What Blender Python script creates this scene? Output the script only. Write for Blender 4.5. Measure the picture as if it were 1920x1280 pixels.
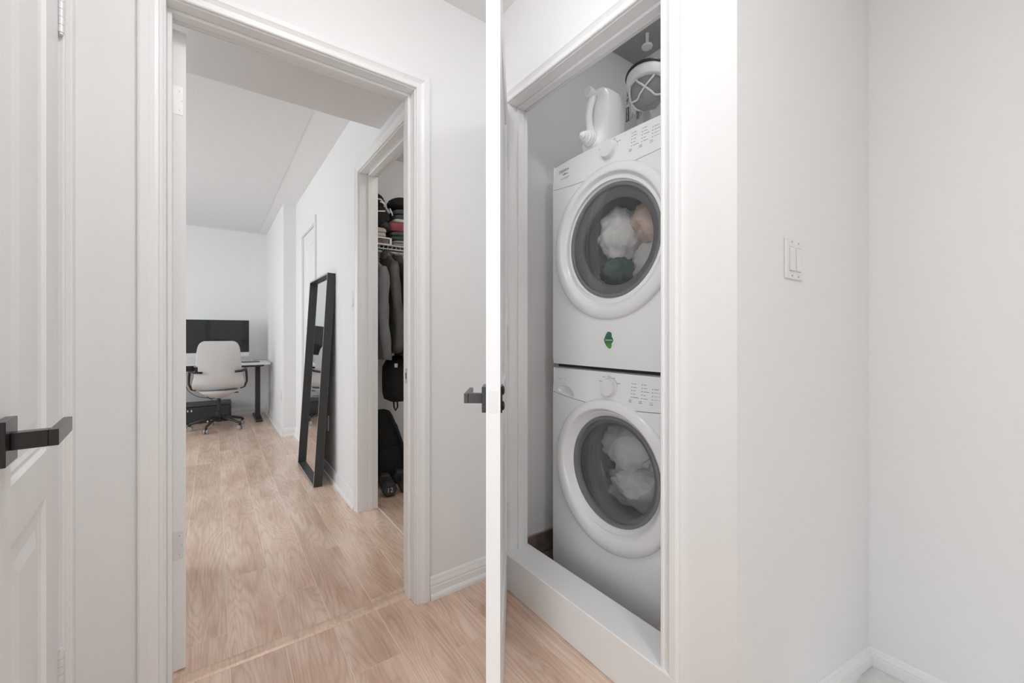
import bpy, bmesh, math, random
from mathutils import Vector, Matrix
random.seed(7)
R = math.radians
scene = bpy.context.scene
for o in list(bpy.data.objects):
    bpy.data.objects.remove(o)

# ---------------------------------------------------------------- camera
YAW = math.atan(559 / 768.0)
cd = bpy.data.cameras.new('camera')
cam = bpy.data.objects.new('camera', cd)
scene.collection.objects.link(cam)
cam.location = (0, 0, 1.075)
cam.rotation_euler = (R(90), 0, -YAW)
cd.sensor_width = 36.0
cd.lens = 36.0 * 768 / 1920
cd.shift_y = -14 / 1920
cd.clip_start = 0.02
scene.camera = cam

# ---------------------------------------------------------------- world, exposure, daylight
world = bpy.data.worlds.new('world')
scene.world = world
world.use_nodes = True
world.node_tree.nodes['Background'].inputs[0].default_value = (0.86, 0.93, 1.0, 1)
world.node_tree.nodes['Background'].inputs[1].default_value = 1.6
vs = scene.view_settings
vs.view_transform = 'Standard'
vs.look = 'None'
vs.gamma = 1.0
vs.use_curve_mapping = False
vs.exposure = 0.20
scene.cycles.max_bounces = 10
scene.cycles.diffuse_bounces = 6
scene.cycles.transparent_max_bounces = 16

def area_light(name, loc, rot, sx, sy, power, col=(1, 1, 1)):
    l = bpy.data.lights.new(name, 'AREA')
    l.shape = 'RECTANGLE'
    l.size, l.size_y, l.energy, l.color = sx, sy, power, col
    o = bpy.data.objects.new(name, l)
    scene.collection.objects.link(o)
    o.location, o.rotation_euler = loc, rot
    return o
# daylight entering by the bedroom window (left wall of the bedroom)
area_light('window_daylight', (-2.52, 4.10, 1.45), (0, R(-90), 0), 1.5, 2.2, 33, (0.87, 0.94, 1.0))
# added fill light for the laundry, through a made-up room left of the camera
area_light('fill_room_daylight', (-2.44, -1.40, 1.12), (0, R(-90), 0), 2.0, 1.2, 33, (0.96, 0.98, 1.0))
LAMP_POWER = (25, 44, 15, 27)   # hall ceiling lamp, then added fill lamps: stairs, laundry closet, walk-in closet

# ---------------------------------------------------------------- materials
MATS = {}
def mat(name, col, rough=0.5, metal=0.0, bump=0.0, bscale=60, var=0.0, vscale=8, spec=0.5, emit=None, estr=0, coat=0):
    if name in MATS:
        return MATS[name]
    m = bpy.data.materials.new(name)
    m.use_nodes = True
    nt = m.node_tree
    b = nt.nodes['Principled BSDF']
    b.inputs['Base Color'].default_value = (*col, 1)
    b.inputs['Roughness'].default_value = rough
    b.inputs['Metallic'].default_value = metal
    b.inputs['Specular IOR Level'].default_value = spec
    b.inputs['Coat Weight'].default_value = coat
    if emit:
        b.inputs['Emission Color'].default_value = (*emit, 1)
        b.inputs['Emission Strength'].default_value = estr
    if bump or var:
        tc = nt.nodes.new('ShaderNodeTexCoord')
    if bump:
        n = nt.nodes.new('ShaderNodeTexNoise')
        n.inputs['Scale'].default_value = bscale
        n.inputs['Detail'].default_value = 4
        nt.links.new(tc.outputs['Object'], n.inputs['Vector'])
        bp = nt.nodes.new('ShaderNodeBump')
        bp.inputs['Strength'].default_value = bump
        bp.inputs['Distance'].default_value = 0.004
        nt.links.new(n.outputs['Fac'], bp.inputs['Height'])
        nt.links.new(bp.outputs['Normal'], b.inputs['Normal'])
    if var:
        n2 = nt.nodes.new('ShaderNodeTexNoise')
        n2.inputs['Scale'].default_value = vscale
        n2.inputs['Detail'].default_value = 5
        nt.links.new(tc.outputs['Object'], n2.inputs['Vector'])
        r = nt.nodes.new('ShaderNodeValToRGB')
        r.color_ramp.elements[0].position = 0.3
        r.color_ramp.elements[1].position = 0.7
        r.color_ramp.elements[0].color = (*[c * (1 - var) for c in col], 1)
        r.color_ramp.elements[1].color = (*[min(1, c * (1 + var)) for c in col], 1)
        nt.links.new(n2.outputs['Fac'], r.inputs['Fac'])
        nt.links.new(r.outputs['Color'], b.inputs['Base Color'])
    MATS[name] = m
    return m

def glass_mat(name, tint, gloss=0.12, rough=0.03):
    m = bpy.data.materials.new(name)
    m.use_nodes = True
    nt = m.node_tree
    nt.nodes.remove(nt.nodes['Principled BSDF'])
    out = nt.nodes['Material Output']
    t = nt.nodes.new('ShaderNodeBsdfTransparent')
    t.inputs[0].default_value = (*tint, 1)
    g = nt.nodes.new('ShaderNodeBsdfGlossy')
    g.inputs['Roughness'].default_value = rough
    fr = nt.nodes.new('ShaderNodeLayerWeight')
    fr.inputs[0].default_value = 0.22
    ma = nt.nodes.new('ShaderNodeMath')
    ma.operation = 'MULTIPLY_ADD'
    ma.inputs[1].default_value = 0.45
    ma.inputs[2].default_value = gloss
    mx = nt.nodes.new('ShaderNodeMixShader')
    nt.links.new(fr.outputs['Facing'], ma.inputs[0])
    nt.links.new(ma.outputs[0], mx.inputs[0])
    nt.links.new(t.outputs[0], mx.inputs[1])
    nt.links.new(g.outputs[0], mx.inputs[2])
    nt.links.new(mx.outputs[0], out.inputs[0])
    MATS[name] = m
    return m

def wood_mat(name, c1, c2, c3, rough=0.34):
    m = bpy.data.materials.new(name)
    m.use_nodes = True
    nt = m.node_tree
    b = nt.nodes['Principled BSDF']
    L = nt.links.new
    N = nt.nodes.new
    tc = N('ShaderNodeTexCoord')
    oi = N('ShaderNodeObjectInfo')
    mul = N('ShaderNodeMath'); mul.operation = 'MULTIPLY'; mul.inputs[1].default_value = 37.0
    L(oi.outputs['Random'], mul.inputs[0])
    cmb = N('ShaderNodeCombineXYZ')
    L(mul.outputs[0], cmb.inputs[0]); L(mul.outputs[0], cmb.inputs[1]); L(mul.outputs[0], cmb.inputs[2])
    add = N('ShaderNodeVectorMath'); add.operation = 'ADD'
    L(tc.outputs['Object'], add.inputs[0]); L(cmb.outputs[0], add.inputs[1])
    # cathedral figure: contour lines of a low-frequency noise stretched along the board
    mp = N('ShaderNodeMapping'); mp.inputs['Scale'].default_value = (6.0, 0.75, 6.0)
    L(add.outputs[0], mp.inputs[0])
    n1 = N('ShaderNodeTexNoise'); n1.inputs['Scale'].default_value = 1.0; n1.inputs['Detail'].default_value = 2.5; n1.inputs['Distortion'].default_value = 0.35
    L(mp.outputs[0], n1.inputs['Vector'])
    m1 = N('ShaderNodeMath'); m1.operation = 'MULTIPLY'; m1.inputs[1].default_value = 24.0
    L(n1.outputs['Fac'], m1.inputs[0])
    m2 = N('ShaderNodeMath'); m2.operation = 'FRACT'
    L(m1.outputs[0], m2.inputs[0])
    pp = N('ShaderNodeMath'); pp.operation = 'PINGPONG'; pp.inputs[1].default_value = 0.5
    L(m1.outputs[0], pp.inputs[0])
    # fine pores
    mp2 = N('ShaderNodeMapping'); mp2.inputs['Scale'].default_value = (130, 7, 130)
    L(add.outputs[0], mp2.inputs[0])
    n2 = N('ShaderNodeTexNoise'); n2.inputs['Scale'].default_value = 1.0; n2.inputs['Detail'].default_value = 3
    L(mp2.outputs[0], n2.inputs['Vector'])
    # broad blotches
    mp3 = N('ShaderNodeMapping'); mp3.inputs['Scale'].default_value = (9, 2.2, 9)
    L(add.outputs[0], mp3.inputs[0])
    n3 = N('ShaderNodeTexNoise'); n3.inputs['Scale'].default_value = 1.0; n3.inputs['Detail'].default_value = 4
    L(mp3.outputs[0], n3.inputs['Vector'])
    r3 = N('ShaderNodeValToRGB')
    e = r3.color_ramp.elements
    e[0].position = 0.30; e[0].color = (*c2, 1)
    e[1].position = 0.62; e[1].color = (*c1, 1)
    L(n3.outputs['Fac'], r3.inputs['Fac'])
    mx = N('ShaderNodeMix'); mx.data_type = 'RGBA'; mx.blend_type = 'MULTIPLY'
    rr = N('ShaderNodeValToRGB')
    rr.color_ramp.elements[0].position = 0.0; rr.color_ramp.elements[0].color = (*c3, 1)
    rr.color_ramp.elements[1].position = 0.30; rr.color_ramp.elements[1].color = (1, 1, 1, 1)
    L(pp.outputs[0], rr.inputs['Fac'])
    mx.inputs['Factor'].default_value = 0.27
    L(r3.outputs['Color'], mx.inputs[6]); L(rr.outputs['Color'], mx.inputs[7])
    mx2 = N('ShaderNodeMix'); mx2.data_type = 'RGBA'; mx2.blend_type = 'MULTIPLY'
    rp = N('ShaderNodeValToRGB')
    rp.color_ramp.elements[0].position = 0.36; rp.color_ramp.elements[0].color = (0.80, 0.74, 0.69, 1)
    rp.color_ramp.elements[1].position = 0.58; rp.color_ramp.elements[1].color = (1, 1, 1, 1)
    L(n2.outputs['Fac'], rp.inputs['Fac'])
    mx2.inputs['Factor'].default_value = 0.55
    L(mx.outputs[2], mx2.inputs[6]); L(rp.outputs['Color'], mx2.inputs[7])
    # board-to-board tone
    hs = N('ShaderNodeHueSaturation')
    mr = N('ShaderNodeMapRange'); mr.inputs[3].default_value = 0.90; mr.inputs[4].default_value = 1.08
    L(oi.outputs['Random'], mr.inputs[0]); L(mr.outputs[0], hs.inputs['Value'])
    L(mx2.outputs[2], hs.inputs['Color'])
    L(hs.outputs['Color'], b.inputs['Base Color'])
    b.inputs['Roughness'].default_value = rough
    b.inputs['Coat Weight'].default_value = 0.55; b.inputs['Coat Roughness'].default_value = 0.22
    bp = N('ShaderNodeBump'); bp.inputs['Strength'].default_value = 0.10; bp.inputs['Distance'].default_value = 0.001
    L(n2.outputs['Fac'], bp.inputs['Height']); L(bp.outputs['Normal'], b.inputs['Normal'])
    MATS[name] = m
    return m

WALL = mat('wall_paint', (0.875, 0.872, 0.866), 0.62, bump=0.04, bscale=90, spec=0.35)
TRIM = mat('trim_paint', (0.89, 0.888, 0.882), 0.32, spec=0.5)
DOORP = mat('door_paint', (0.885, 0.883, 0.878), 0.36, bump=0.03, bscale=40)
CEIL = mat('ceiling_paint', (0.84, 0.835, 0.83), 0.8)
CEILT = mat('ceiling_stipple', (0.80, 0.795, 0.79), 0.95, bump=0.8, bscale=160)
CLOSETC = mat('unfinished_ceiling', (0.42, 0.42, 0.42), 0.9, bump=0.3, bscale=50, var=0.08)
OAK = wood_mat('oak_plank', (0.88, 0.685, 0.56), (0.68, 0.465, 0.345), (0.54, 0.41, 0.33))
OAKS = wood_mat('oak_strip', (0.74, 0.56, 0.44), (0.66, 0.48, 0.37), (0.7, 0.58, 0.5))
SEAM = mat('plank_seam_shine', (0.90, 0.81, 0.74), 0.5)  # pale tone stands in for the shine on bevelled plank edges
TILE = mat('brown_tile', (0.20, 0.15, 0.125), 0.45, bump=0.3, bscale=25, var=0.35, vscale=16)
GROUT = mat('grout', (0.42, 0.38, 0.35), 0.9)
LAND = mat('landing_carpet', (0.82, 0.815, 0.81), 0.95, bump=0.5, bscale=300, var=0.05, vscale=30)
BLACKM = mat('black_metal', (0.045, 0.043, 0.04), 0.38, metal=0.6)
LEVER = mat('bronze_lever', (0.05, 0.048, 0.044), 0.26, metal=0.85)
HINGE = mat('painted_hinge', (0.80, 0.80, 0.79), 0.35, metal=0.1)
SCREW = mat('screw_dark', (0.25, 0.24, 0.23), 0.4, metal=0.8)
STEEL = mat('steel', (0.62, 0.62, 0.62), 0.25, metal=1.0)
ENAMEL = mat('white_enamel', (0.88, 0.885, 0.89), 0.22, spec=0.5, coat=0.3)
PLAST = mat('white_plastic', (0.83, 0.832, 0.83), 0.35)
PLASTJ = mat('jug_plastic', (0.91, 0.915, 0.91), 0.3)
GREYT = mat('grey_print', (0.36, 0.36, 0.37), 0.6)
DARKT = mat('dark_print', (0.06, 0.06, 0.06), 0.6)
BLACKP = mat('black_plastic', (0.02, 0.02, 0.02), 0.4)
RUBBER = mat('black_rubber', (0.035, 0.037, 0.036), 0.6)
DRUM = mat('drum_steel', (0.62, 0.62, 0.625), 0.45, metal=0.2, bump=0.5, bscale=120)
GASK = mat('grey_gasket', (0.20, 0.20, 0.205), 0.45)
DGLASS = glass_mat('door_glass', (0.88, 0.89, 0.90), 0.04)
DGLASS2 = glass_mat('door_glass_smoked', (0.84, 0.84, 0.84), 0.06)
BOWL = glass_mat('bowl_glass', (0.86, 0.87, 0.88), 0.03, 0.22)
CLEAR = glass_mat('clear_plastic', (0.90, 0.91, 0.91), 0.04)
JAR = mat('jar_glass', (0.42, 0.43, 0.42), 0.16)
JAR.node_tree.nodes['Principled BSDF'].inputs['Alpha'].default_value = 0.72
PANE = glass_mat('window_glass', (0.96, 0.98, 0.98), 0.0)
MIRR = mat('mirror_silver', (0.90, 0.91, 0.91), 0.01, metal=1.0)
MFRAME = mat('mirror_frame_black', (0.035, 0.035, 0.035), 0.38)
MEDGE = mat('mirror_frame_edge', (0.42, 0.42, 0.42), 0.35, metal=0.3)
SCREEN = mat('screen_glass', (0.012, 0.013, 0.014), 0.06, spec=0.6)
ALU = mat('aluminium', (0.78, 0.78, 0.79), 0.3, metal=0.5)
DESKT = mat('desk_white', (0.83, 0.83, 0.82), 0.35)
DESKL = mat('desk_black', (0.03, 0.03, 0.032), 0.45)
CHAIRF = mat('chair_fabric', (0.60, 0.585, 0.575), 0.9, bump=0.2, bscale=500)
DARKG = mat('dark_grey', (0.08, 0.08, 0.085), 0.5)

def fab(name, col, var=0.25):
    return mat('fabric_' + name, col, 0.9, bump=0.5, bscale=45, var=var, vscale=14)

# ---------------------------------------------------------------- mesh builder
ORI = {}
COL = scene.collection
class MB:
    def __init__(s):
        s.v, s.f = [], []
    def add(s, vs_, fs):
        n = len(s.v)
        s.v += [tuple(p) for p in vs_]
        s.f += [tuple(i + n for i in f) for f in fs]
        return s
    def box(s, x0, x1, y0, y1, z0, z1):
        x0, x1 = min(x0, x1), max(x0, x1); y0, y1 = min(y0, y1), max(y0, y1); z0, z1 = min(z0, z1), max(z0, z1)
        return s.add([(x0, y0, z0), (x1, y0, z0), (x1, y1, z0), (x0, y1, z0), (x0, y0, z1), (x1, y0, z1), (x1, y1, z1), (x0, y1, z1)],
                     [(0, 3, 2, 1), (4, 5, 6, 7), (0, 1, 5, 4), (1, 2, 6, 5), (2, 3, 7, 6), (3, 0, 4, 7)])
    def prism(s, pts, fn0, fn1):
        n = len(pts)
        return s.add([fn0(*p) for p in pts] + [fn1(*p) for p in pts],
                     [tuple(range(n))[::-1], tuple(range(n, 2 * n))] + [(i, (i + 1) % n, n + (i + 1) % n, n + i) for i in range(n)])
    def rings(s, rs, closed=True, cap0=True, cap1=True):
        """rs: list of rings (equal count of points)"""
        n = len(rs[0])
        fs = []
        m = n if closed else n - 1
        for k in range(len(rs) - 1):
            for i in range(m):
                j = (i + 1) % n
                fs.append((k * n + i, k * n + j, (k + 1) * n + j, (k + 1) * n + i))
        if closed and cap0: fs.append(tuple(range(n))[::-1])
        if closed and cap1: fs.append(tuple(range((len(rs) - 1) * n, len(rs) * n)))
        return s.add([p for r in rs for p in r], fs)
    def lathe(s, prof, O, A, n=32, cap0=True, cap1=True, up=None):
        """prof: (r, h[, du, dv]) along axis A from O"""
        A = Vector(A).normalized(); O = Vector(O)
        U = Vector(up) if up else (Vector((0, 0, 1)) if abs(A.z) < 0.9 else Vector((1, 0, 0)))
        W = A.cross(U).normalized(); U = W.cross(A).normalized()
        rs = []
        for p in prof:
            r, h = p[0], p[1]
            du = p[2] if len(p) > 2 else 0
            rs.append([O + A * h + U * (du + r * math.cos(2 * math.pi * i / n)) + W * (r * math.sin(2 * math.pi * i / n)) for i in range(n)])
        return s.rings(rs, True, cap0, cap1)
    def tube(s, pts, r, n=8, closed=False):
        pts = [Vector(p) for p in pts]
        rad = r if isinstance(r, (list, tuple)) else [r] * len(pts)
        rs = []
        prev = None
        for i, p in enumerate(pts):
            if closed:
                d = pts[(i + 1) % len(pts)] - pts[i - 1]
            else:
                d = pts[min(i + 1, len(pts) - 1)] - pts[max(i - 1, 0)]
            d.normalize()
            if prev is None:
                u = d.orthogonal().normalized()
            else:
                u = (prev - d * prev.dot(d)).normalized()
            prev = u
            w = d.cross(u)
            rs.append([p + (u * math.cos(2 * math.pi * k / n) + w * math.sin(2 * math.pi * k / n)) * rad[i] for k in range(n)])
        if closed:
            rs.append(rs[0])
            return s.rings(rs, True, False, False)
        return s.rings(rs)
    def build(s, name, m, parent=None, smooth=False, bevel=0.0, local=False, subsurf=0, seg=2):
        me = bpy.data.meshes.new(name)
        vv = s.v
        o = bpy.data.objects.new(name, me)
        if parent is None:
            xs, ys, zs = zip(*vv)
            org = Vector(((min(xs) + max(xs)) / 2, (min(ys) + max(ys)) / 2, min(zs)))
            o.location = org
            ORI[o.name] = org
        else:
            o.parent = parent
            org = Vector((0, 0, 0)) if local else ORI[parent.name]
            ORI[o.name] = org
        me.from_pydata([(p[0] - org[0], p[1] - org[1], p[2] - org[2]) for p in vv], [], s.f)
        bm = bmesh.new(); bm.from_mesh(me)
        bmesh.ops.remove_doubles(bm, verts=bm.verts, dist=1e-6)
        bmesh.ops.recalc_face_normals(bm, faces=bm.faces)
        bm.to_mesh(me); bm.free()
        me.materials.append(m)
        if smooth:
            for p in me.polygons: p.use_smooth = True
        COL.objects.link(o)
        if subsurf:
            sm = o.modifiers.new('sub', 'SUBSURF'); sm.levels = subsurf; sm.render_levels = subsurf
        if bevel:
            b = o.modifiers.new('bevel', 'BEVEL'); b.width = bevel; b.segments = seg; b.limit_method = 'ANGLE'; b.angle_limit = R(40)
            if smooth is False:
                pass
        if smooth == 'auto':
            me.set_sharp_from_angle(angle=R(35))
        return o

def tag(o, label, cat, group=None):
    o['label'] = label; o['category'] = cat
    if group: o['group'] = group
    return o
def struct(o, label=None):
    o['kind'] = 'structure'
    if label: o['label'] = label
    return o
def empty(name, loc, rz=0.0):
    o = bpy.data.objects.new(name, None)
    o.empty_display_size = 0.05
    o.location = loc; o.rotation_euler = (0, 0, rz)
    COL.objects.link(o)
    ORI[o.name] = Vector(loc)
    return o
def box(name, m, b, parent=None, bevel=0.0, **k):
    return MB().box(*b).build(name, m, parent, bevel=bevel, **k)
def boxes(name, m, bs, parent=None, bevel=0.0, **k):
    mb = MB()
    for b in bs: mb.box(*b)
    return mb.build(name, m, parent, bevel=bevel, **k)

def text(body, size, loc, xa, ya, m, parent, name, depth=0.0004, shear=0.0, align='CENTER', sx=1.0, local=False):
    cu = bpy.data.curves.new('t', 'FONT')
    cu.body = body; cu.size = size; cu.extrude = depth; cu.align_x = align; cu.align_y = 'CENTER'; cu.shear = shear
    cu.resolution_u = 3
    t = bpy.data.objects.new('t', cu); COL.objects.link(t)
    dg = bpy.context.evaluated_depsgraph_get()
    me = bpy.data.meshes.new_from_object(t.evaluated_get(dg))
    bpy.data.objects.remove(t); bpy.data.curves.remove(cu)
    xa, ya = Vector(xa).normalized(), Vector(ya).normalized(); za = xa.cross(ya)
    M = Matrix.Identity(4)
    for i in range(3):
        M[i][0] = xa[i] * sx; M[i][1] = ya[i]; M[i][2] = za[i]
    org = Vector((0, 0, 0)) if local else ORI[parent.name]
    M.translation = Vector(loc) - org
    me.transform(M)
    me.materials.clear(); me.materials.append(m)
    me.name = name
    o = bpy.data.objects.new(name, me); COL.objects.link(o)
    o.parent = parent; ORI[o.name] = org
    return o

# ---------------------------------------------------------------- key dimensions
YA, YA2 = 1.546, 1.660           # hall/bedroom partition
XL, XL2 = 1.015, 1.115           # laundry wall
XW = -0.294                      # hall left wall
YB = 0.477                       # stair wall with the switch
XC = 2.09                        # stair end wall
XR, XR2 = 0.708, 0.820           # bedroom right wall
YF = 6.575                       # bedroom far wall
XBL = -2.60                      # bedroom left wall
ZH, ZB, ZLC = 2.462, 2.445, 2.68 # ceilings
TOP = 2.76
A0, A1, AH = -0.112, 0.646, 2.048   # bedroom doorway
L0, L1, LH = 0.683, 1.415, 2.052    # laundry opening (Y)
C0, C1, CH = 1.800, 2.535, 2.045    # walk-in closet opening (Y)
D0, D1, DH = 3.860, 4.480, 2.030    # far bedroom door opening (Y)
S0, S1 = -0.10, 0.46                # made-up doorway that lets the fill light in (Y, left wall behind the camera)
K0, K1 = 0.845, 1.385               # linen closet opening in left wall (Y)

# ---------------------------------------------------------------- structure : walls
J = 0.013
struct(boxes('wall_hall_front', WALL, [(XW - .12, A0 - J, YA, YA2, 0, TOP), (A1 + J, 2.15, YA, YA2, 0, TOP), (A0 - J, A1 + J, YA, YA2, AH + J, TOP)]))
struct(boxes('wall_hall_left', WALL, [(XW - .11, XW, -1.8, S0, 0, TOP), (XW - .11, XW, S0, S1, 2.05, TOP), (XW - .11, XW, S1, K0 - J, 0, TOP), (XW - .11, XW, K1 + J, YA, 0, TOP), (XW - .11, XW, K0 - J, K1 + J, 2.05 + J, TOP)]))
struct(boxes('wall_hall_right', WALL, [(XL, XL2, YB, L0 - J, -.5, TOP), (XL, XL2, L1 + J, YA, 0, TOP), (XL, XL2, L0 - J, L1 + J, LH + J, TOP)]))
struct(box('wall_stair_side', WALL, (XL2, 2.20, YB, YB + .11, -0.5, TOP)))
struct(box('wall_stair_end', WALL, (XC, XC + .12, -1.92, YB, -0.5, TOP)))
struct(box('wall_hall_back', WALL, (XW - .12, XC + .12, -1.92, -1.80, -0.5, TOP)))
struct(box('wall_laundry_back', WALL, (2.03, 2.15, YB + .11, YA, 0, TOP)))
struct(boxes('wall_fill_room', WALL, [(-2.62, XW - .11, .46, .56, 0, TOP), (-2.62, XW - .11, -2.42, -2.3, 0, TOP), (-2.62, -2.5, -2.3, -2.05, 0, TOP), (-2.62, -2.5, -.75, .46, 0, TOP),  # unseen room (walls, floor, ceiling) added to carry the fill light
                                    (-2.62, -2.5, -2.05, -.75, 0, .06), (-2.62, -2.5, -2.05, -.75, 2.2, TOP)]))
struct(box('wall_fill_room_end', WALL, (XW - .11, XW, -2.42, -1.80, 0, TOP)))
struct(box('floor_fill_room', LAND, (-2.5, XW - .11, -2.3, .46, -.1, 0)))
struct(box('ceiling_fill_room', CEIL, (-2.62, XW - .12, -2.42, .56, ZH, ZH + .1)))
struct(boxes('wall_linen_closet', WALL, [(-.95, -.90, .6, YA, 0, TOP), (-.90, XW - .11, .6, .65, 0, TOP)]))
struct(boxes('wall_bedroom_right', WALL, [(XR, XR2, YA2, C0 - J, 0, TOP), (XR, XR2, C0 - J, C1 + J, CH + J, TOP), (XR, XR2, C1 + J, D0 - J, 0, TOP),
                                        (XR, XR2, D0 - J, D1 + J, DH + J, TOP), (XR, XR2, D1 + J, YF, 0, TOP)]))
struct(box('wall_bedroom_bump', WALL, (0.590, XR, 4.88, YF, 0, TOP)))
struct(box('wall_bedroom_far', WALL, (XBL - .12, 0.83, YF, YF + .12, 0, TOP)))
WY0, WY1, WZ0, WZ1 = 3.00, 5.20, 0.70, 2.20
struct(boxes('wall_bedroom_left', WALL, [(XBL - .12, XBL, YA2 - .1, WY0, 0, TOP), (XBL - .12, XBL, WY1, YF, 0, TOP),
                                        (XBL - .12, XBL, WY0, WY1, 0, WZ0), (XBL - .12, XBL, WY0, WY1, WZ1, TOP)]))
struct(box('wall_bedroom_near', WALL, (XBL - .12, XW - .12, YA2 - .1, YA2, 0, TOP)))
struct(boxes('wall_closet_inner', WALL, [(XR2, 1.82, 3.16, 3.26, 0, TOP), (1.72, 1.82, YA2, 3.16, 0, TOP)]))
struct(box('wall_behind_far_door', WALL, (1.3, 1.4, 3.3, 5.0, 0, TOP)))
# ceilings
struct(boxes('ceiling_hall', CEIL, [(XW - .12, XL, -1.92, YA, ZH, ZH + .1), (XL, XC + .12, -1.92, YB, ZH, ZH + .1)]))
c = struct(box('ceiling_bedroom', CEIL, (XBL - .12, XR2, YA2 - .1, YF + .1, ZB, ZB + .1)))
MB().box(XBL + .11, 0.590 - .10, 2.25, YF - .11, ZB - .004, ZB + .001).build('stippled_field', CEILT, c)
struct(box('ceiling_closet', CEIL, (XR2, 1.82, YA2, 3.2, ZB, ZB + .1)))
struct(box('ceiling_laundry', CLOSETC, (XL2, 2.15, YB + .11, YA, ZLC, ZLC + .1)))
struct(box('ceiling_soffit', CEIL, (XBL, XR, YA2, 2.152, 2.152, ZB)))
struct(box('ceiling_outer', CEIL, (XBL - .3, 2.4, -2.6, YF + .3, TOP, TOP + .05)))
# window of the bedroom (left wall, out of the picture)
w = struct(boxes('window_1', TRIM, [(XBL - .10, XBL - .04, WY0, WY0 + .05, WZ0, WZ1), (XBL - .10, XBL - .04, WY1 - .05, WY1, WZ0, WZ1), (XBL - .10, XBL - .04, WY0, WY1, WZ0, WZ0 + .05),
                                  (XBL - .10, XBL - .04, WY0, WY1, WZ1 - .05, WZ1), (XBL - .10, XBL - .04, (WY0 + WY1) / 2 - .03, (WY0 + WY1) / 2 + .03, WZ0, WZ1)]))
for a, b in ((WY0 + .05, (WY0 + WY1) / 2 - .03), ((WY0 + WY1) / 2 + .03, WY1 - .05)):
    box('pane', PANE, (XBL - .075, XBL - .069, a, b, WZ0 + .05, WZ1 - .05), w)
box('window_sill', TRIM, (XBL - .04, XBL + .05, WY0 - .05, WY1 + .05, WZ0 - .03, WZ0), w, bevel=.003)

w = struct(boxes('fill_window', TRIM, [(-2.60, -2.54, -2.05, -2.0, .06, 2.2), (-2.60, -2.54, -.80, -.75, .06, 2.2), (-2.60, -2.54, -2.0, -.80, .06, .11), (-2.60, -2.54, -2.0, -.80, 2.15, 2.2), (-2.60, -2.54, -1.43, -1.37, .11, 2.15)]))  # added window of that room, tall so light reaches the upper laundry closet
for a, b in ((-2.0, -1.43), (-1.37, -.80)):
    box('pane', PANE, (-2.575, -2.569, a, b, .11, 2.15), w)
# ---------------------------------------------------------------- floors and planks
PW, PX0 = 0.157, 0.042
def plank_mesh(w, l):
    mb = MB().box(-w / 2, w / 2, -l / 2, l / 2, -.012, 0)
    me = bpy.data.meshes.new('plank')
    me.from_pydata(mb.v, [], mb.f)
    bm = bmesh.new(); bm.from_mesh(me)
    bmesh.ops.bevel(bm, geom=[e for e in bm.edges if all(v.co.z > -.001 for v in e.verts)], offset=.0007, segments=1, affect='EDGES')
    bm.to_mesh(me); bm.free()
    me.materials.append(OAK)
    return me
PCACHE = {}
def lay(floor, x0, x1, y0, y1, seed):
    rnd = random.Random(seed)
    PL, g = 1.22, 0.0008
    k0 = math.floor((x0 - PX0) / PW)
    k1 = math.ceil((x1 - PX0) / PW)
    for k in range(k0, k1):
        a, b = max(x0, PX0 + k * PW), min(x1, PX0 + (k + 1) * PW)
        if b - a < .012: continue
        ph = rnd.random() * PL
        if k == -1: ph = (3.012 - y0) % PL
        y = y0 - PL + ph
        while y < y1:
            c_, d_ = max(y, y0), min(y + PL, y1)
            if d_ - c_ > .02:
                key = (round(b - a, 4), round(d_ - c_, 3))
                if key not in PCACHE: PCACHE[key] = plank_mesh(b - a - 2 * g, d_ - c_ - .0006)
                o = bpy.data.objects.new('plank', PCACHE[key])
                o.parent = floor
                o.location = Vector(((a + b) / 2, (c_ + d_) / 2, 0)) - ORI[floor.name]
                COL.objects.link(o)
            y += PL
fh = struct(box('floor_hall', SEAM, (XW - .11, 1.20, -1.8, 1.60, -.10, -.0008)))
lay(fh, XW, XL, -0.6, 1.602, 11)
fb = struct(box('floor_bedroom', SEAM, (XBL, XR2, 1.60, YF, -.10, -.0008)))
lay(fb, -1.35, XR2, 1.648, YF, 23)
fc = struct(box('floor_closet', SEAM, (XR2, 1.72, YA2, 3.16, -.10, -.0008)))
lay(fc, XR2, 1.72, YA2, 3.16, 5)
fl = struct(box('floor_landing', LAND, (1.20, XC, -1.8, YB, -.40, -.221)))
fw = struct(box('floor_laundry', GROUT, (XL2 - .1, 2.03, YB + .11, YA, -.10, -.004)))
for i in range(4):
    for j in range(4):
        x0, y1 = XL2 + .02 + i * .305, YA - .004 - j * .305
        if x0 < 2.0 and y1 - .30 > .58:
            box('tile', TILE, (x0, min(x0 + .30, 2.028), y1 - .30, y1, -.012, 0), fw, bevel=.002)
sk = struct(box('baseboard_laundry', GROUT, (XL2, 2.028, YA - .008, YA, 0, .106)))
for i in range(3):
    x0 = XL2 + .02 + i * .305
    box('tile', TILE, (x0, min(x0 + .30, 2.026), YA - .012, YA - .002, .004, .102), sk, bevel=.002)

# threshold strip under the bedroom door
mb = MB()
pr = [(1.600, .0), (1.604, .005), (1.612, .009), (1.638, .009), (1.646, .005), (1.650, .0)]
mb.prism(pr, lambda y, z: (A0, y, z), lambda y, z: (A1, y, z))
t = mb.build('trim_1', OAKS, smooth='auto'); struct(t, 'oak threshold strip between hall and bedroom floor')

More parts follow.
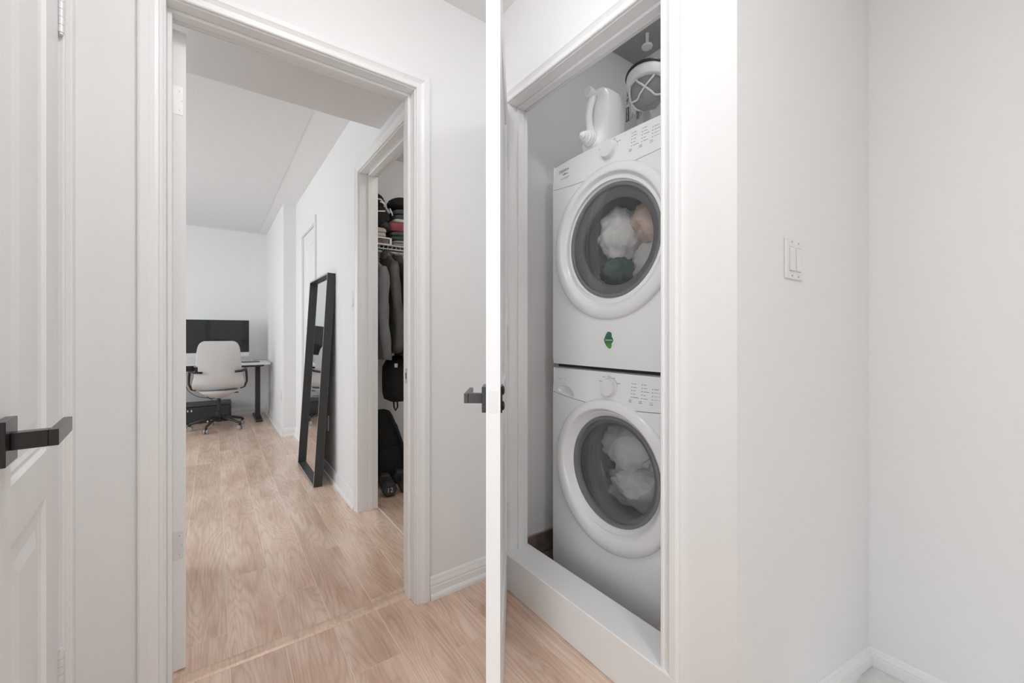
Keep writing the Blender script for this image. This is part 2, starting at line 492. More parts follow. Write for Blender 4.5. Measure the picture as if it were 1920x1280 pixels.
# ---------------------------------------------------------------- casings, jambs, baseboards
CAS = [(0, 0), (0, .009), (.003, .0115), (.009, .0115), (.012, .009), (.020, .0105), (.029, .0155), (.033, .0185), (.050, .0185), (.055, .0165), (.057, .013), (.057, 0)]
def casing(n, P, a0, a1, h, m=TRIM, prof=CAS, z0=0.0):
    """P(a, z, t) -> world. Mitred U of moulding around an opening."""
    mb = MB()
    rs = []
    for sec in range(4):
        r = []
        for wd, tk in prof:
            if sec == 0: r.append(P(a0 - wd, z0, tk))
            elif sec == 1: r.append(P(a0 - wd, h + wd, tk))
            elif sec == 2: r.append(P(a1 + wd, h + wd, tk))
            else: r.append(P(a1 + wd, z0, tk))
        rs.append(r)
    mb.rings(rs)
    return struct(mb.build('trim_%d' % n, m))
casing(2, lambda a, z, t: (a, YA - t, z), A0 - .004, A1 + .004, AH + .004)
casing(3, lambda a, z, t: (a, YA2 + t, z), A0 - .004, A1 + .004, AH + .004)
casing(4, lambda a, z, t: (XL - t, a, z), L0 - .004, L1 + .004, LH + .004)
casing(5, lambda a, z, t: (XR - t, a, z), C0 - .004, C1 + .004, CH + .004)
casing(6, lambda a, z, t: (XR - t, a, z), D0 - .004, D1 + .004, DH + .004)
casing(7, lambda a, z, t: (XW + t, a, z), K0 - .004, K1 + .004, 2.054)
ST = .011
# jambs: boards + stops
def jamb(n, bs):
    return struct(boxes('trim_%d' % n, TRIM, bs, bevel=.0012))
jamb(8, [(A0 - J, A0, YA, YA2, 0, AH), (A1, A1 + J, YA, YA2, 0, AH), (A0 - J, A1 + J, YA, YA2, AH, AH + J),
         (A0, A0 + ST, 1.588, 1.622, 0, AH - ST), (A1 - ST, A1, 1.588, 1.622, 0, AH - ST), (A0, A1, 1.588, 1.622, AH - ST, AH)])
jamb(9, [(XL, XL2, L0 - J, L0, 0.150, LH), (XL, XL2, L1, L1 + J, 0.150, LH), (XL, XL2, L0 - J, L1 + J, LH, LH + J),
         (XL + .042, XL + .072, L0, L0 + ST, 0.15, LH - ST), (XL + .042, XL + .072, L1 - ST, L1, 0.15, LH - ST), (XL + .042, XL + .072, L0, L1, LH - ST, LH)])
jamb(10, [(XR, XR2, C0 - J, C0, 0, CH), (XR, XR2, C1, C1 + J, 0, CH), (XR, XR2, C0 - J, C1 + J, CH, CH + J),
          (XR + .05, XR + .078, C1 - ST, C1, 0, CH - ST), (XR + .05, XR + .078, C0, C0 + ST, 0, CH - ST), (XR + .05, XR + .078, C0, C1, CH - ST, CH)])
jamb(11, [(XR, XR2, D0 - J, D0, 0, DH), (XR, XR2, D1, D1 + J, 0, DH), (XR, XR2, D0 - J, D1 + J, DH, DH + J)])
jamb(12, [(XW - .11, XW, K0 - J, K0, 0, 2.05), (XW - .11, XW, K1, K1 + J, 0, 2.05), (XW - .11, XW, K0 - J, K1 + J, 2.05, 2.05 + J)])
# raised curb of the laundry closet
cb = struct(box('trim_13', TRIM, (XL - .019, XL2 + .01, L0 - .0605, L1 + .0605, 0, .150), bevel=.004), 'white raised curb across the bottom of the laundry opening')

BBP = [(0, 0), (.013, 0), (.013, .046), (.011, .050), (.0125, .054), (.012, .060), (.008, .072), (.0065, .080), (.003, .086), (0, .087)]
BBS = [(t_, z_ * .76) for t_, z_ in BBP]
def baseboard(name, P, a0, a1, shoe=True, prof=BBP, dz=None):
    mb = MB()
    f = dz or (lambda a: 0)
    mb.rings([[P(a0, t, z + f(a0)) for t, z in prof], [P(a1, t, z + f(a1)) for t, z in prof]])
    if shoe:
        sp = [(.013, 0), (.024, 0), (.023, .012), (.018, .019), (.013, .021)]
        mb.rings([[P(a0, t, z + f(a0)) for t, z in sp], [P(a1, t, z + f(a1)) for t, z in sp]])
    return struct(mb.build(name, TRIM))
baseboard('baseboard_hall_front', lambda a, t, z: (a, YA - t, z), A1 + .062, XL)
baseboard('baseboard_hall_corner', lambda a, t, z: (a, YA - t, z), XW, A0 - .062)
baseboard('baseboard_bedroom_right', lambda a, t, z: (XR - t, a, z), C1 + .062, D0 - .062)
baseboard('baseboard_bedroom_side', lambda a, t, z: (XR - t, a, z), D1 + .062, 4.88)
baseboard('baseboard_bump_face', lambda a, t, z: (a, 4.88 - t, z), 0.590, XR)
baseboard('baseboard_bump_side', lambda a, t, z: (0.590 - t, a, z), 4.868, YF)
baseboard('baseboard_bedroom_far', lambda a, t, z: (a, YF - t, z), -2.0, 0.590)
baseboard('baseboard_closet_far', lambda a, t, z: (a, 3.16 - t, z), XR2, 1.72, shoe=False)
# stair skirts: sloping on the switch wall, level on the end wall
baseboard('baseboard_stair_side', lambda a, t, z: (a, YB - t, z), 1.02, XC, shoe=False, prof=BBS,
          dz=lambda a: -.154 - .066 + (XC - a) * .2415)
baseboard('baseboard_stair_end', lambda a, t, z: (XC - t, a, z - .154 - .066), -1.8, YB, shoe=False, prof=BBS)

# ---------------------------------------------------------------- doors
def frame_quads(mb, W, z0, z1, panels, st, y, flip):
    x0, x1 = st, W - st
    segs = [(0, x0, z0, z1), (x1, W, z0, z1)]
    zz = z0
    for (pa, pb) in panels:
        segs.append((x0, x1, zz, pa)); zz = pb
    segs.append((x0, x1, zz, z1))
    for a, b, c_, d_ in segs:
        mb.add([(a, y, c_), (b, y, c_), (b, y, d_), (a, y, d_)], [(0, 1, 2, 3)])
def make_door(name, hinge, D, W, z1, panels, st=.115, t=.035, z0=.010):
    ang = math.atan2(D[1], D[0])
    d = empty(name, (hinge[0], hinge[1], z0), ang)
    d['kind'] = 'structure'
    mb = MB()
    h = z1 - z0
    pn = [(a - z0, b - z0) for a, b in panels]
    for y in (0, -t):
        frame_quads(mb, W, 0, h, pn, st, y, False)
    for q in ([(0, 0, 0), (0, -t, 0), (0, -t, h), (0, 0, h)], [(W, 0, 0), (W, -t, 0), (W, -t, h), (W, 0, h)],
              [(0, 0, 0), (W, 0, 0), (W, -t, 0), (0, -t, 0)], [(0, 0, h), (W, 0, h), (W, -t, h), (0, -t, h)]):
        mb.add(q, [(0, 1, 2, 3)])
    mb.build('slab', DOORP, d, local=True)
    for (pa, pb) in pn:
        for sgn, y in ((1, 0), (-1, -t)):
            p = MB()
            rs = []
            for off, dep in ((0, 0), (.006, .007), (.012, .0075), (.016, .005), (.024, .0085), (.050, .0085), (.072, .003)):
                o_ = min(off, (W - 2 * st) / 2 - .01)
                yy = y - sgn * dep
                rs.append([(st + o_, yy, pa + o_), (W - st - o_, yy, pa + o_), (W - st - o_, yy, pb - o_), (st + o_, yy, pb - o_)])
            p.rings(rs, True, False, True).build('panel', DOORP, d, local=True)
    return d
def lever_set(d, x, z, side, toward=-1, t=.035):
    """lever handle on door face; side +1 = y 0 face, -1 = y -t face; lever reaches along toward (x dir)"""
    y0 = 0 if side > 0 else -t
    s_ = side
    ro = MB().box(x - .0325, x + .0325, y0, y0 + s_ * .013, z - .0325, z + .0325).build('lever_handle', LEVER, d, bevel=.0012, local=True)
    MB().box(x - .0105, x + .0105, y0 + s_ * .013, y0 + s_ * .050, z - .0125, z + .0125).build('neck', LEVER, ro, bevel=.001, local=True)
    a, b = (x - .0105, x + .0105 + .105) if toward > 0 else (x - .0105 - .105, x + .0105)
    MB().box(a, b, y0 + s_ * .050, y0 + s_ * .061, z - .0125, z + .0125).build('lever_bar', LEVER, ro, bevel=.001, local=True)
    return ro
def butt_hinge(d, z, kx, ky, leaf=None, zh=.090):
    """painted hinge knuckle at local (kx,ky); leaf = (x0,x1,y0,y1)"""
    mb = MB()
    for k in range(5):
        a = z - zh / 2 + k * zh / 5
        mb.lathe([(.0062, a + .0006), (.0062, a + zh / 5 - .0006)], (kx, ky, 0), (0, 0, 1), 12)
    mb.lathe([(.0045, z - zh / 2 - .004), (.0045, z + zh / 2 + .004)], (kx, ky, 0), (0, 0, 1), 10)
    h = mb.build('hinge', HINGE, d, local=True, smooth='auto')
    if leaf:
        lf = MB().box(*leaf, z - zh / 2, z + zh / 2).build('hinge_leaf', HINGE, h, bevel=.0006, local=True)
        return h, lf
    return h, None

# linen-closet door on the left, a little ajar
LD = Vector((.035, -.44)).normalized()
d1 = make_door('door_1', (-.289, 1.372), LD, .515, 2.04, [(.20, .742), (.835, 1.92)], st=.125)
d1['label'] = 'white two-panel door ajar at the left edge with a dark lever'
lever_set(d1, .455, .918 - .01, 1, toward=-1)
butt_hinge(d1, 1.815 - .01, -.006, .004)
butt_hinge(d1, .300 - .01, -.006, .004)
# bedroom door, swung open into the bedroom, seen on its hinge edge
d2 = make_door('door_2', (-.1065, 1.672), (-.08, 1), .745, 2.036, [(.22, .80), (.92, 1.90)], t=.0345)
d2['label'] = 'white bedroom door swung open, hinge edge facing the hall'
for zc in (1.815, .405):
    h, lf = butt_hinge(d2, zc - .01, -.004, .0055, (-.0012, .0006, -.028, .004))
    for dy, dz in ((-.018, .030), (-.024, 0), (-.018, -.030)):
        s_ = MB().lathe([(.0036, 0), (.0036, .0006)], (-.0012, dy, zc - .01 + dz), (-1, 0, 0), 12).build('screw', HINGE, h, local=True)
        s2 = MB().lathe([(.0013, 0.0006), (.0013, .0010)], (-.0012, dy, zc - .01 + dz), (-1, 0, 0), 8).build('screw_slot', SCREW, h, local=True)
lever_set(d2, .685, .908, -1, toward=-1, t=.0345)
lever_set(d2, .685, .908, 1, toward=-1, t=.0345)
# laundry door, swung out towards the camera
HD = Vector((-.429, -.574)).normalized()
d3 = make_door('door_3', (1.000, 1.408), HD, .7166, 2.036, [(.22, .80), (.92, 1.90)])
d3['label'] = 'white laundry closet door open edge-on beside the washer opening'
lever_set(d3, .6566, .898, -1, toward=-1)
rb = MB()
rb.box(.6566 - .031, .6566 + .031, 0, .0035, .898 - .0335, .898 + .0335)
ro = rb.build('inner_rose', LEVER, d3, bevel=.001, local=True)
for dz in (-.02, .02):
    MB().lathe([(.0125, 0), (.0115, .003), (.007, .0055), (.0, .006)], (.6566, .0035, .898 + dz), (0, 1, 0), 20).build('screw_cap', LEVER, ro, local=True, smooth=True)
MB().box(.7160, .7172, -.029, -.006, .898 - .028, .898 + .028).build('latch_plate', HINGE, d3, local=True, bevel=.0005)
for zc in (1.815, 1.05, .30):
    butt_hinge(d3, zc, -.004, .004)
# closed far bedroom door
d4 = make_door('door_4', (XR + .045, D1 - .003), (0, -1), D1 - D0 - .006, DH - .004, [(.22, .80), (.92, 1.90)])
d4['label'] = 'white panel door in the bedroom right wall behind the mirror'
# strike plate on the bedroom jamb
sp = box('strike_plate', STEEL, (A1 - ST - .0012, A1 - ST + .0002, 1.596, 1.616, .875, .935), bevel=.0004)
tag(sp, 'small steel strike plate on the bedroom door jamb', 'strike plate')
box('latch_hole', BLACKP, (A1 - ST - .0018, A1 - ST - .0010, 1.602, 1.611, .893, .917), sp)

# ---------------------------------------------------------------- lamps out of the picture
def ceiling_lamp(loc, power, label, k=1.0, col=(0.985, 0.99, 1.0)):
    e = empty('ceiling_lamp', loc)
    tag(e, label, 'ceiling lamp')
    sc_ = lambda p: [(a * k, b * k) for a, b in p]
    MB().lathe(sc_([(.165, 0), (.165, -.02), (.150, -.025)]), loc, (0, 0, 1), 32).build('base', PLAST, e, smooth='auto')
    m = mat('lamp_glow_%d' % int(power * 10), (1, 1, 1), 0.5, emit=col, estr=power)
    MB().lathe(sc_([(.145, -.022), (.142, -.045), (.115, -.072), (.06, -.088), (.004, -.092)]), loc, (0, 0, 1), 32, cap0=False).build('diffuser', m, e, smooth=True)
    return e
ceiling_lamp((0.22, 0.64, ZH), LAMP_POWER[0], 'round glowing dome lamp on the hall ceiling above the doors')
ceiling_lamp((0.35, -0.60, ZH), LAMP_POWER[1], 'added round fill lamp on the ceiling by the stairs')  # added behind the camera to fill the stair walls and laundry
ceiling_lamp((1.46, 0.76, ZLC), LAMP_POWER[2], 'small added fill lamp on the dark laundry closet ceiling', .6)  # unseen lamp added to brighten the upper laundry closet
ceiling_lamp((1.30, 2.10, ZB), LAMP_POWER[3], 'small added fill lamp on the walk-in closet ceiling', .6, (1.0, .94, .88))  # unseen warm lamp added to lift the walk-in closet

# ---------------------------------------------------------------- wall plates
def plate(name, label, cat, O, A, N, gangs, kind, w=None):
    """O centre on wall, A = horizontal axis along the wall, N = outward normal"""
    O, A, N = Vector(O), Vector(A), Vector(N)
    Z = Vector((0, 0, 1))
    e = empty(name, O)
    tag(e, label, cat)
    w = w or (.070 + .046 * (gangs - 1)); h = .114
    def bx(nm, m, a0, a1, z0, z1, n0, n1, par, bev=.0015):
        mb = MB()
        pts = [O + A * a + Z * z + N * n for n in (n0, n1) for a, z in ((a0, z0), (a1, z0), (a1, z1), (a0, z1))]
        mb.add(pts, [(0, 3, 2, 1), (4, 5, 6, 7), (0, 1, 5, 4), (1, 2, 6, 5), (2, 3, 7, 6), (3, 0, 4, 7)])
        return mb.build(nm, m, par, bevel=bev)
    bx('cover_plate', PLAST, -w / 2, w / 2, -h / 2, h / 2, 0, .006, e, .003)
    for g in range(gangs):
        c_ = (g - (gangs - 1) / 2) * .046
        if kind == 'rocker':
            fr = bx('rocker_frame', GREYT, c_ - .0170, c_ + .0170, -.0345, .0345, .0056, .0063, e, 0)
            mb = MB()
            pts = []
            for z, n in ((-.0335, .0085), (0, .0072), (.0335, .0068)):
                pts.append((z, n))
            poly = [(-.0335, .006), (-.0335, .0105), (-.002, .0078), (.0335, .0066), (.0335, .006)]
            mb.prism(poly, lambda z, n: O + A * (c_ - .0162) + Z * z + N * n, lambda z, n: O + A * (c_ + .0162) + Z * z + N * n)
            mb.build('rocker', PLAST, e)
        else:
            for zz in (-.020, .020):
                r = bx('socket', PLAST, c_ - .0165, c_ + .0165, zz - .014, zz + .014, .006, .0085, e, .003)
                for da in (-.006, .006):
                    bx('slot', DARKT, c_ + da - .001, c_ + da + .001, zz - .004, zz + .005, .0085, .0087, r, 0)
        for zz in (-.048, .048):
            MB().lathe([(.0028, 0), (.0028, .0006)], O + A * c_ + Z * zz + N * .0062, N, 10).build('screw', GREYT, e)
    return e
plate('light_switch', 'white double rocker light switch on the wall right of the laundry', 'light switch', (1.346, YB, 1.288), (1, 0, 0), (0, -1, 0), 2, 'rocker', .122)
plate('light_switch', 'white single rocker light switch between the mirror and the closet door', 'light switch', (XR, 2.655, 1.283), (0, -1, 0), (-1, 0, 0), 1, 'rocker')
plate('wall_outlet', 'white wall outlet low behind the leaning mirror', 'outlet', (XR, 3.375, .395), (0, -1, 0), (-1, 0, 0), 1, 'outlet')
plate('wall_outlet', 'white wall outlet low on the projecting wall by the desk', 'outlet', (0.590, 5.03, .415), (0, -1, 0), (-1, 0, 0), 1, 'outlet')

# ---------------------------------------------------------------- washer and dryer
YC = 1.086
HW = .343
def bulge(y, z, z0, z1):
    a = max(0, 1 - ((y - YC) / HW) ** 2)
    return -.012 * a
GRIP = [(1.400, .818), (1.378, .843), (1.330, .843), (1.302, .834), (1.288, .817), (1.284, .8005), (1.300, .801), (1.345, .808)]
def appliance(name, label, cat, zb, zt, zdoor, zseam, washer):
    e = empty(name, (1.60, YC, zb))
    tag(e, label, cat)
    XF = 1.276
    # cabinet shell without front
    mb = MB()
    y0, y1, x0, x1 = YC - HW, YC + HW, XF + .004, 1.97
    V = lambda x, y, z: (x, y, z)
    mb.add([V(x0, y0, zb), V(x1, y0, zb), V(x1, y1, zb), V(x0, y1, zb), V(x0, y0, zt - .004), V(x1, y0, zt - .004), V(x1, y1, zt - .004), V(x0, y1, zt - .004)],
           [(0, 3, 2, 1), (4, 5, 6, 7), (0, 1, 5, 4), (1, 2, 6, 5), (2, 3, 7, 6)])
    mb.build('cabinet', ENAMEL, e)
    seam = lambda y: zseam + .024 * ((y - YC) / HW) ** 2
    # fascia with a round hole (polar net from the hole to the rectangle)
    ang = [2 * math.pi * i / 120 for i in range(120)]
    r0 = .236
    for cy, cz in ((y0, zb), (y1, zb), (y0, zseam + .024), (y1, zseam + .024)):
        ang.append(math.atan2(cz - zdoor, cy - YC) % (2 * math.pi))
    ang = sorted(set(round(a, 6) for a in ang))
    rings = [[] for _ in range(7)]
    back = []
    for a in ang:
        ca, sa = math.cos(a), math.sin(a)
        tt = 1e9
        if ca > 1e-6: tt = min(tt, (y1 - YC) / ca)
        if ca < -1e-6: tt = min(tt, (y0 - YC) / ca)
        if sa < -1e-6: tt = min(tt, (zb - zdoor) / sa)
        if sa > 1e-6:
            for _ in range(1):
                q = (zseam + .012 - zdoor) / sa
                for _ in range(12):
                    q = (seam(YC + max(-HW, min(HW, q * ca))) - zdoor) / sa
                tt = min(tt, q)
        for k in range(7):
            rr = r0 + (tt - r0) * k / 6
            y, z = YC + rr * ca, zdoor + rr * sa
            x = XF + bulge(y, z, zb, zt)
            if k == 6 and (abs(z - zb) < 1e-4):
                x += .004
            rings[k].append((x, y, z))
        lx = rings[6][-1]
        back.append((x0 + .012, lx[1], lx[2]))
    mb = MB()
    mb.rings([[(x0 + .03, p[1], p[2]) for p in rings[0]]] + rings + [back], True, False, False)
    mb.build('front_panel', ENAMEL, e, smooth='auto')
    # control panel, leaning back a little, lower edge follows the seam
    mb = MB()
    N_ = 24
    rows = []
    for j in range(7):
        row = []
        for i in range(N_ + 1):
            y = y1 + (y0 - y1) * i / N_
            zl = seam(y) + .0022
            if j == 0: z, x = zl, x0 + .012
            elif j < 6:
                f_ = (j - 1) / 4
                z = zl + (zt - zl) * f_ * (1 if j < 5 else 1)
                x = XF + bulge(y, z, zb, zt) + .014 * f_ ** 1.3
                if j == 5: z = zt - .005
            else:
                z, x = zt, XF + .026 + bulge(y, z, zb, zt) * .6
            row.append((x, y, z))
        rows.append(row)
    rows.append([(XF + .12, p[1], zt) for p in rows[-1]])
    if not washer:
        mb.rings(rows, closed=False)
    else:
        # front face triangulated around the drawer grip, recess behind it
        from mathutils.geometry import delaunay_2d_cdt
        from mathutils import geometry as mg
        mb.rings(rows[:2], closed=False)
        mb.rings(rows[5:], closed=False)
        fx = lambda y, z: XF + bulge(y, z, zb, zt) + .014 * max(0, min(1, (z - seam(y) - .0022) / (zt - seam(y) - .0022))) ** 1.3
        bnd = rows[1] + rows[5][::-1]
        P2 = [Vector((p[1], p[2])) for p in bnd]
        nb_ = len(P2)
        ed = [(i, (i + 1) % nb_) for i in range(nb_)]
        # rounded grip outline
        g2 = []
        ng = len(GRIP)
        for i in range(ng):
            a_, b_, c_ = Vector(GRIP[i - 1]), Vector(GRIP[i]), Vector(GRIP[(i + 1) % ng])
            for t_ in (0.0, .33, .66):
                p_ = (a_ + b_) / 2 * (1 - t_) ** 2 + b_ * 2 * t_ * (1 - t_) + (b_ + c_) / 2 * t_ ** 2
                g2.append(p_)
        ed += [(nb_ + i, nb_ + (i + 1) % len(g2)) for i in range(len(g2))]
        P2 += g2
        for j in range(2, 5):
            for p in rows[j]:
                P2.append(Vector((p[1], p[2])))
        vo, eo, fo, *_ = delaunay_2d_cdt(P2, ed, [], 1, 1e-6)
        def inside(q, poly):
            r_ = False
            for i in range(len(poly)):
                a_, b_ = poly[i - 1], poly[i]
                if (a_.y > q.y) != (b_.y > q.y) and q.x < (b_.x - a_.x) * (q.y - a_.y) / (b_.y - a_.y) + a_.x: r_ = not r_
            return r_
        fo = [f for f in fo if not inside(sum((vo[i] for i in f), Vector((0, 0))) / len(f), g2)]
        mb.add([(fx(v.x, v.y), v.x, v.y) for v in vo], fo)
        cg = sum(g2, Vector((0, 0))) / len(g2)
        rr_ = []
        for dx, kk in ((0, 1), (.003, .97), (.016, .92), (.022, .80)):
            rr_.append([(fx(p.x, p.y) + dx, cg.x + (p.x - cg.x) * kk, cg.y + (p.y - cg.y) * kk) for p in g2])
        grip_rings = rr_
    # ends
    for i in (0, N_):
        pts = [r[i] for r in rows] + [(x0 + .12, rows[0][i][1], rows[0][i][2])]
        mb.add(pts, [tuple(range(len(pts)))])
    cp = mb.build('control_panel', ENAMEL, e, smooth='auto')
    if washer:
        MB().rings(grip_rings, True, False, True).build('drawer_grip', ENAMEL, cp, smooth='auto')
    px = lambda y, f_: XF + bulge(y, 0, zb, zt) + .014 * f_ ** 1.3
    # door ring
    off = -.013 if washer else -.008
    prof = [(.298, -.006, off), (.301, .006, off), (.299, .014, off), (.292, .020, off), (.276, .0245, off * .8), (.262, .0255, off * .6), (.254, .0245, off * .3), (.249, .021, 0),
            (.238, .008, 0), (.226, -.008, 0), (.2165, -.017, 0)]
    if not washer:
        prof = [(.305, -.006, off), (.3075, .006, off), (.3055, .014, off), (.298, .020, off), (.284, .0245, off * .8), (.272, .0255, off * .6), (.265, .0245, off * .4), (.261, .021, off * .2),
                (.254, .010, 0), (.240, -.004, 0), (.2265, -.012, 0)]
    gz = prof[-1][1] + .002
    rg = MB().lathe(prof, (XF - .004, YC, zdoor), (-1, 0, 0), 96, cap0=False, cap1=False, up=(0, 0, 1)).build('door_ring', ENAMEL, e, smooth=True)
    ri = prof[-1][0]
    MB().lathe([(ri + .001, .0015), (ri - .006, .005), (ri - .014, .002), (ri - .015, -.012)], (XF - .004 - gz, YC, zdoor), (-1, 0, 0), 96, False, False).build('glass_rim', GASK, e, smooth=True)
    # glass
    if washer:
        gp = [(ri - .013, 0.001), (.17, .010), (.10, .016), (.03, .018), (.0005, .018)]
        MB().lathe(gp, (XF - .004 - gz, YC, zdoor), (-1, 0, 0), 64, False, False).build('door_glass', DGLASS, e, smooth=True)
        bowl = [(.186, -.012), (.180, -.05), (.165, -.085), (.148, -.105), (.12, -.112)]
        MB().lathe(bowl, (XF - .004 - gz, YC, zdoor), (-1, 0, 0), 64, False, False).build('glass_bowl', BOWL, e, smooth=True)
        MB().lathe([(.202, -.012), (.190, -.02), (.186, -.012)], (XF - .004 - gz, YC, zdoor), (-1, 0, 0), 64, False, False).build('bowl_rim', GASK, e, smooth=True)
    else:
        gp = [(ri - .013, 0.001), (.17, .008), (.10, .013), (.03, .014), (.0005, .014)]
        MB().lathe(gp, (XF - .004 - gz, YC, zdoor), (-1, 0, 0), 64, False, False).build('door_glass', DGLASS2, e, smooth=True)
        MB().lathe([(.213, -.011), (.178, -.020), (.174, -.034), (.184, -.04)], (XF - .004 - gz, YC, zdoor), (-1, 0, 0), 64, False, False).build('inner_window_rim', GASK, e, smooth=True)
    # drum
    MB().lathe([(.234, -.050), (.236, -.085), (.262, -.095), (.262, -.40), (.0005, -.42)], (XF - .004, YC, zdoor), (-1, 0, 0), 64, False, False).build('drum', DRUM, e, smooth='auto')
    # knob
    zk = .862 if washer else 1.806
    f_ = (zk - zseam) / (zt - zseam)
    kx = px(YC, f_)
    tilt = Vector((-1, 0, .07)).normalized()
    MB().lathe([(.0398, 0), (.0398, .0012)], (kx + .0015, YC, zk), tilt, 48).build('knob_shadow', GREYT, e)  # grey disc drawn as the shadow line around the knob
    kn = MB().lathe([(.0385, 0), (.0385, .004), (.036, .007)], (kx + .002, YC, zk), tilt, 48).build('knob_skirt', PLAST, e, smooth='auto')
    MB().lathe([(.0355, .006), (.0345, .020), (.032, .025), (.0005, .026)], (kx + .002, YC, zk), tilt, 48).build('knob', PLAST, e, smooth='auto')
    # print on the panel : little legends and indicator dots
    def dash(y, z, l, m=GREYT, th=.0024):
        ff = (z - zseam) / (zt - zseam)
        x = px(y, ff) - .0006
        xx = px(y - l, ff) - .0006
        mb_.add([(x, y, z - th / 2), (xx, y - l, z - th / 2), (xx - .0001, y - l, z + th / 2), (x - .0001, y, z + th / 2)], [(0, 1, 2, 3)])
    mb_ = MB()
    for dy, dz, l in ((.052, .022, .016), (.034, .040, .017), (.008, .044, .014), (-.012, .038, .024), (-.036, .020, .030)):
        dash(YC + dy + l / 2, zk + dz, l)
    z0_ = zk + .026
    cols = ((-.105, 5, (.012, .015, .012, .010, .026)), (-.150, 5, (.012, .014, .024, .010, .020)), (-.194, 4, (.018, .036, .036, .034)))
    for dy, n_, ls in cols:
        for k in range(n_):
            dash(YC + dy - .006, z0_ - .0125 * k - (.012 if n_ == 4 else 0), ls[k])
    for dy in (-.094, -.139, -.185, -.225):
        dash(YC + dy, zk - .036, .013, DARKT, .003); dash(YC + dy, zk - .042, .014, DARKT, .003)
    mb_.build('panel_legends', GREYT, cp)['kind'] = 'stuff'
    dots = MB()
    for dy, n_, ls in cols + ((-.243, 3, ()),):
        for k in range(n_):
            z = z0_ - .0125 * k - (.012 if n_ == 4 else (.024 if n_ == 3 else 0)); y = YC + dy
            x = px(y, (z - zseam) / (zt - zseam)) - .0006
            dots.lathe([(.0017, 0), (.0017, .0004)], (x, y, z), (-1, 0, .05), 10)
    dots.build('indicator_lights', DARKT, cp)['kind'] = 'stuff'
    yd = YC - .248
    MB().box(px(yd, .6) - .0015, px(yd, .6) + .004, yd - .036, yd, zk + .006, zk + .032).build('display', BLACKP, cp, bevel=.001)
    return e, px, cp

ws, pxw, cpw = appliance('washing_machine', 'white front-loading washing machine standing under the dryer', 'washer', .018, .926, .528, .784, True)
dr, pxd, cpd = appliance('tumble_dryer', 'white tumble dryer stacked on top of the washing machine', 'dryer', .940, 1.858, 1.447, 1.716, False)
for yy in (YC - .3, YC + .3):
    for xx in (1.32, 1.92):
        MB().lathe([(.02, 0), (.02, .012), (.012, .014), (.012, .02)], (xx, yy, 0.0), (0, 0, 1), 12).build('foot', BLACKP, ws)
boxes('stacking_bracket', BLACKP, [(1.30, 1.95, YC - .33, YC + .33, .926, .940)], dr)
mbl = MB()
for y, z, l in ((1.395, .872, .012), (1.378, .872, .006), (1.348, .872, .008), (1.390, .853, .045), (1.380, .849, .026)):
    x = pxw(y, .5) - .0012
    mbl.add([(x, y, z - .001), (pxw(y - l, .5) - .0012, y - l, z - .001), (pxw(y - l, .5) - .0012, y - l, z + .001), (x, y, z + .001)], [(0, 1, 2, 3)])
mbl.build('panel_legends', GREYT, cpw)['kind'] = 'stuff'
# dryer writing
tx = lambda y, f_: pxd(y, f_) - .0016
text('FRIGIDAIRE', .0165, (tx(1.345, .62), 1.345, 1.812), (.06, -1, 0), (.1, 0, 1), GREYT, cpd, 'lettering', shear=.25)
text('Affinity', .012, (tx(1.345, .5), 1.345, 1.794), (.06, -1, 0), (.1, 0, 1), GREYT, cpd, 'lettering', shear=.3)
mbl = MB()
for y, z, l in ((1.375, 1.776, .060), (1.362, 1.770, .036)):
    x = pxd(y, .4) - .0012
    mbl.add([(x, y, z - .0012), (pxd(y - l, .4) - .0012, y - l, z - .0012), (pxd(y - l, .4) - .0012, y - l, z + .0012), (x, y, z + .0012)], [(0, 1, 2, 3)])
mbl.build('panel_legends', GREYT, cpd)['kind'] = 'stuff'
# green leaf-shaped sticker on the dryer
SG = bpy.data.materials.new('sticker_green'); SG.use_nodes = True
nt = SG.node_tree; bs = nt.nodes['Principled BSDF']
tc = nt.nodes.new('ShaderNodeTexCoord'); sx = nt.nodes.new('ShaderNodeSeparateXYZ'); cr = nt.nodes.new('ShaderNodeValToRGB')
mr = nt.nodes.new('ShaderNodeMapRange'); mr.inputs[1].default_value = 0.0; mr.inputs[2].default_value = 1.0
nt.links.new(tc.outputs['Generated'], sx.inputs[0]); nt.links.new(sx.outputs['Z'], cr.inputs['Fac']); nt.links.new(cr.outputs['Color'], bs.inputs['Base Color'])
cr.color_ramp.elements[0].position = 0.1; cr.color_ramp.elements[0].color = (0.12, 0.36, 0.06, 1)
cr.color_ramp.elements[1].position = 0.75; cr.color_ramp.elements[1].color = (0.05, 0.17, 0.115, 1)
ex = cr.color_ramp.elements.new(0.5); ex.color = (0.03, 0.12, 0.07, 1)
ol = [(0.000, .034), (.008, .033), (.016, .024), (.023, .010), (.027, .002), (.023, -.010), (.015, -.023), (.006, -.031), (-.002, -.034), (-.009, -.031), (-.012, -.022), (-.011, -.013), (-.016, -.009), (-.020, .000), (-.017, .008), (-.012, .014), (-.013, .022), (-.010, .030)]
sxx = 1.276 - .0121
mb = MB().prism(ol, lambda a, z: (sxx - .0008, 1.083 + a, 1.0505 + z), lambda a, z: (sxx + .0005, 1.083 + a, 1.0505 + z))
st = mb.build('sticker', SG)
tag(st, 'green leaf-shaped sticker with white lettering on the dryer front', 'sticker')
text('Carent.to', .0095, (sxx - .0012, 1.085, 1.0515), (0, -1, 0), (0, 0, 1), PLAST, st, 'lettering')

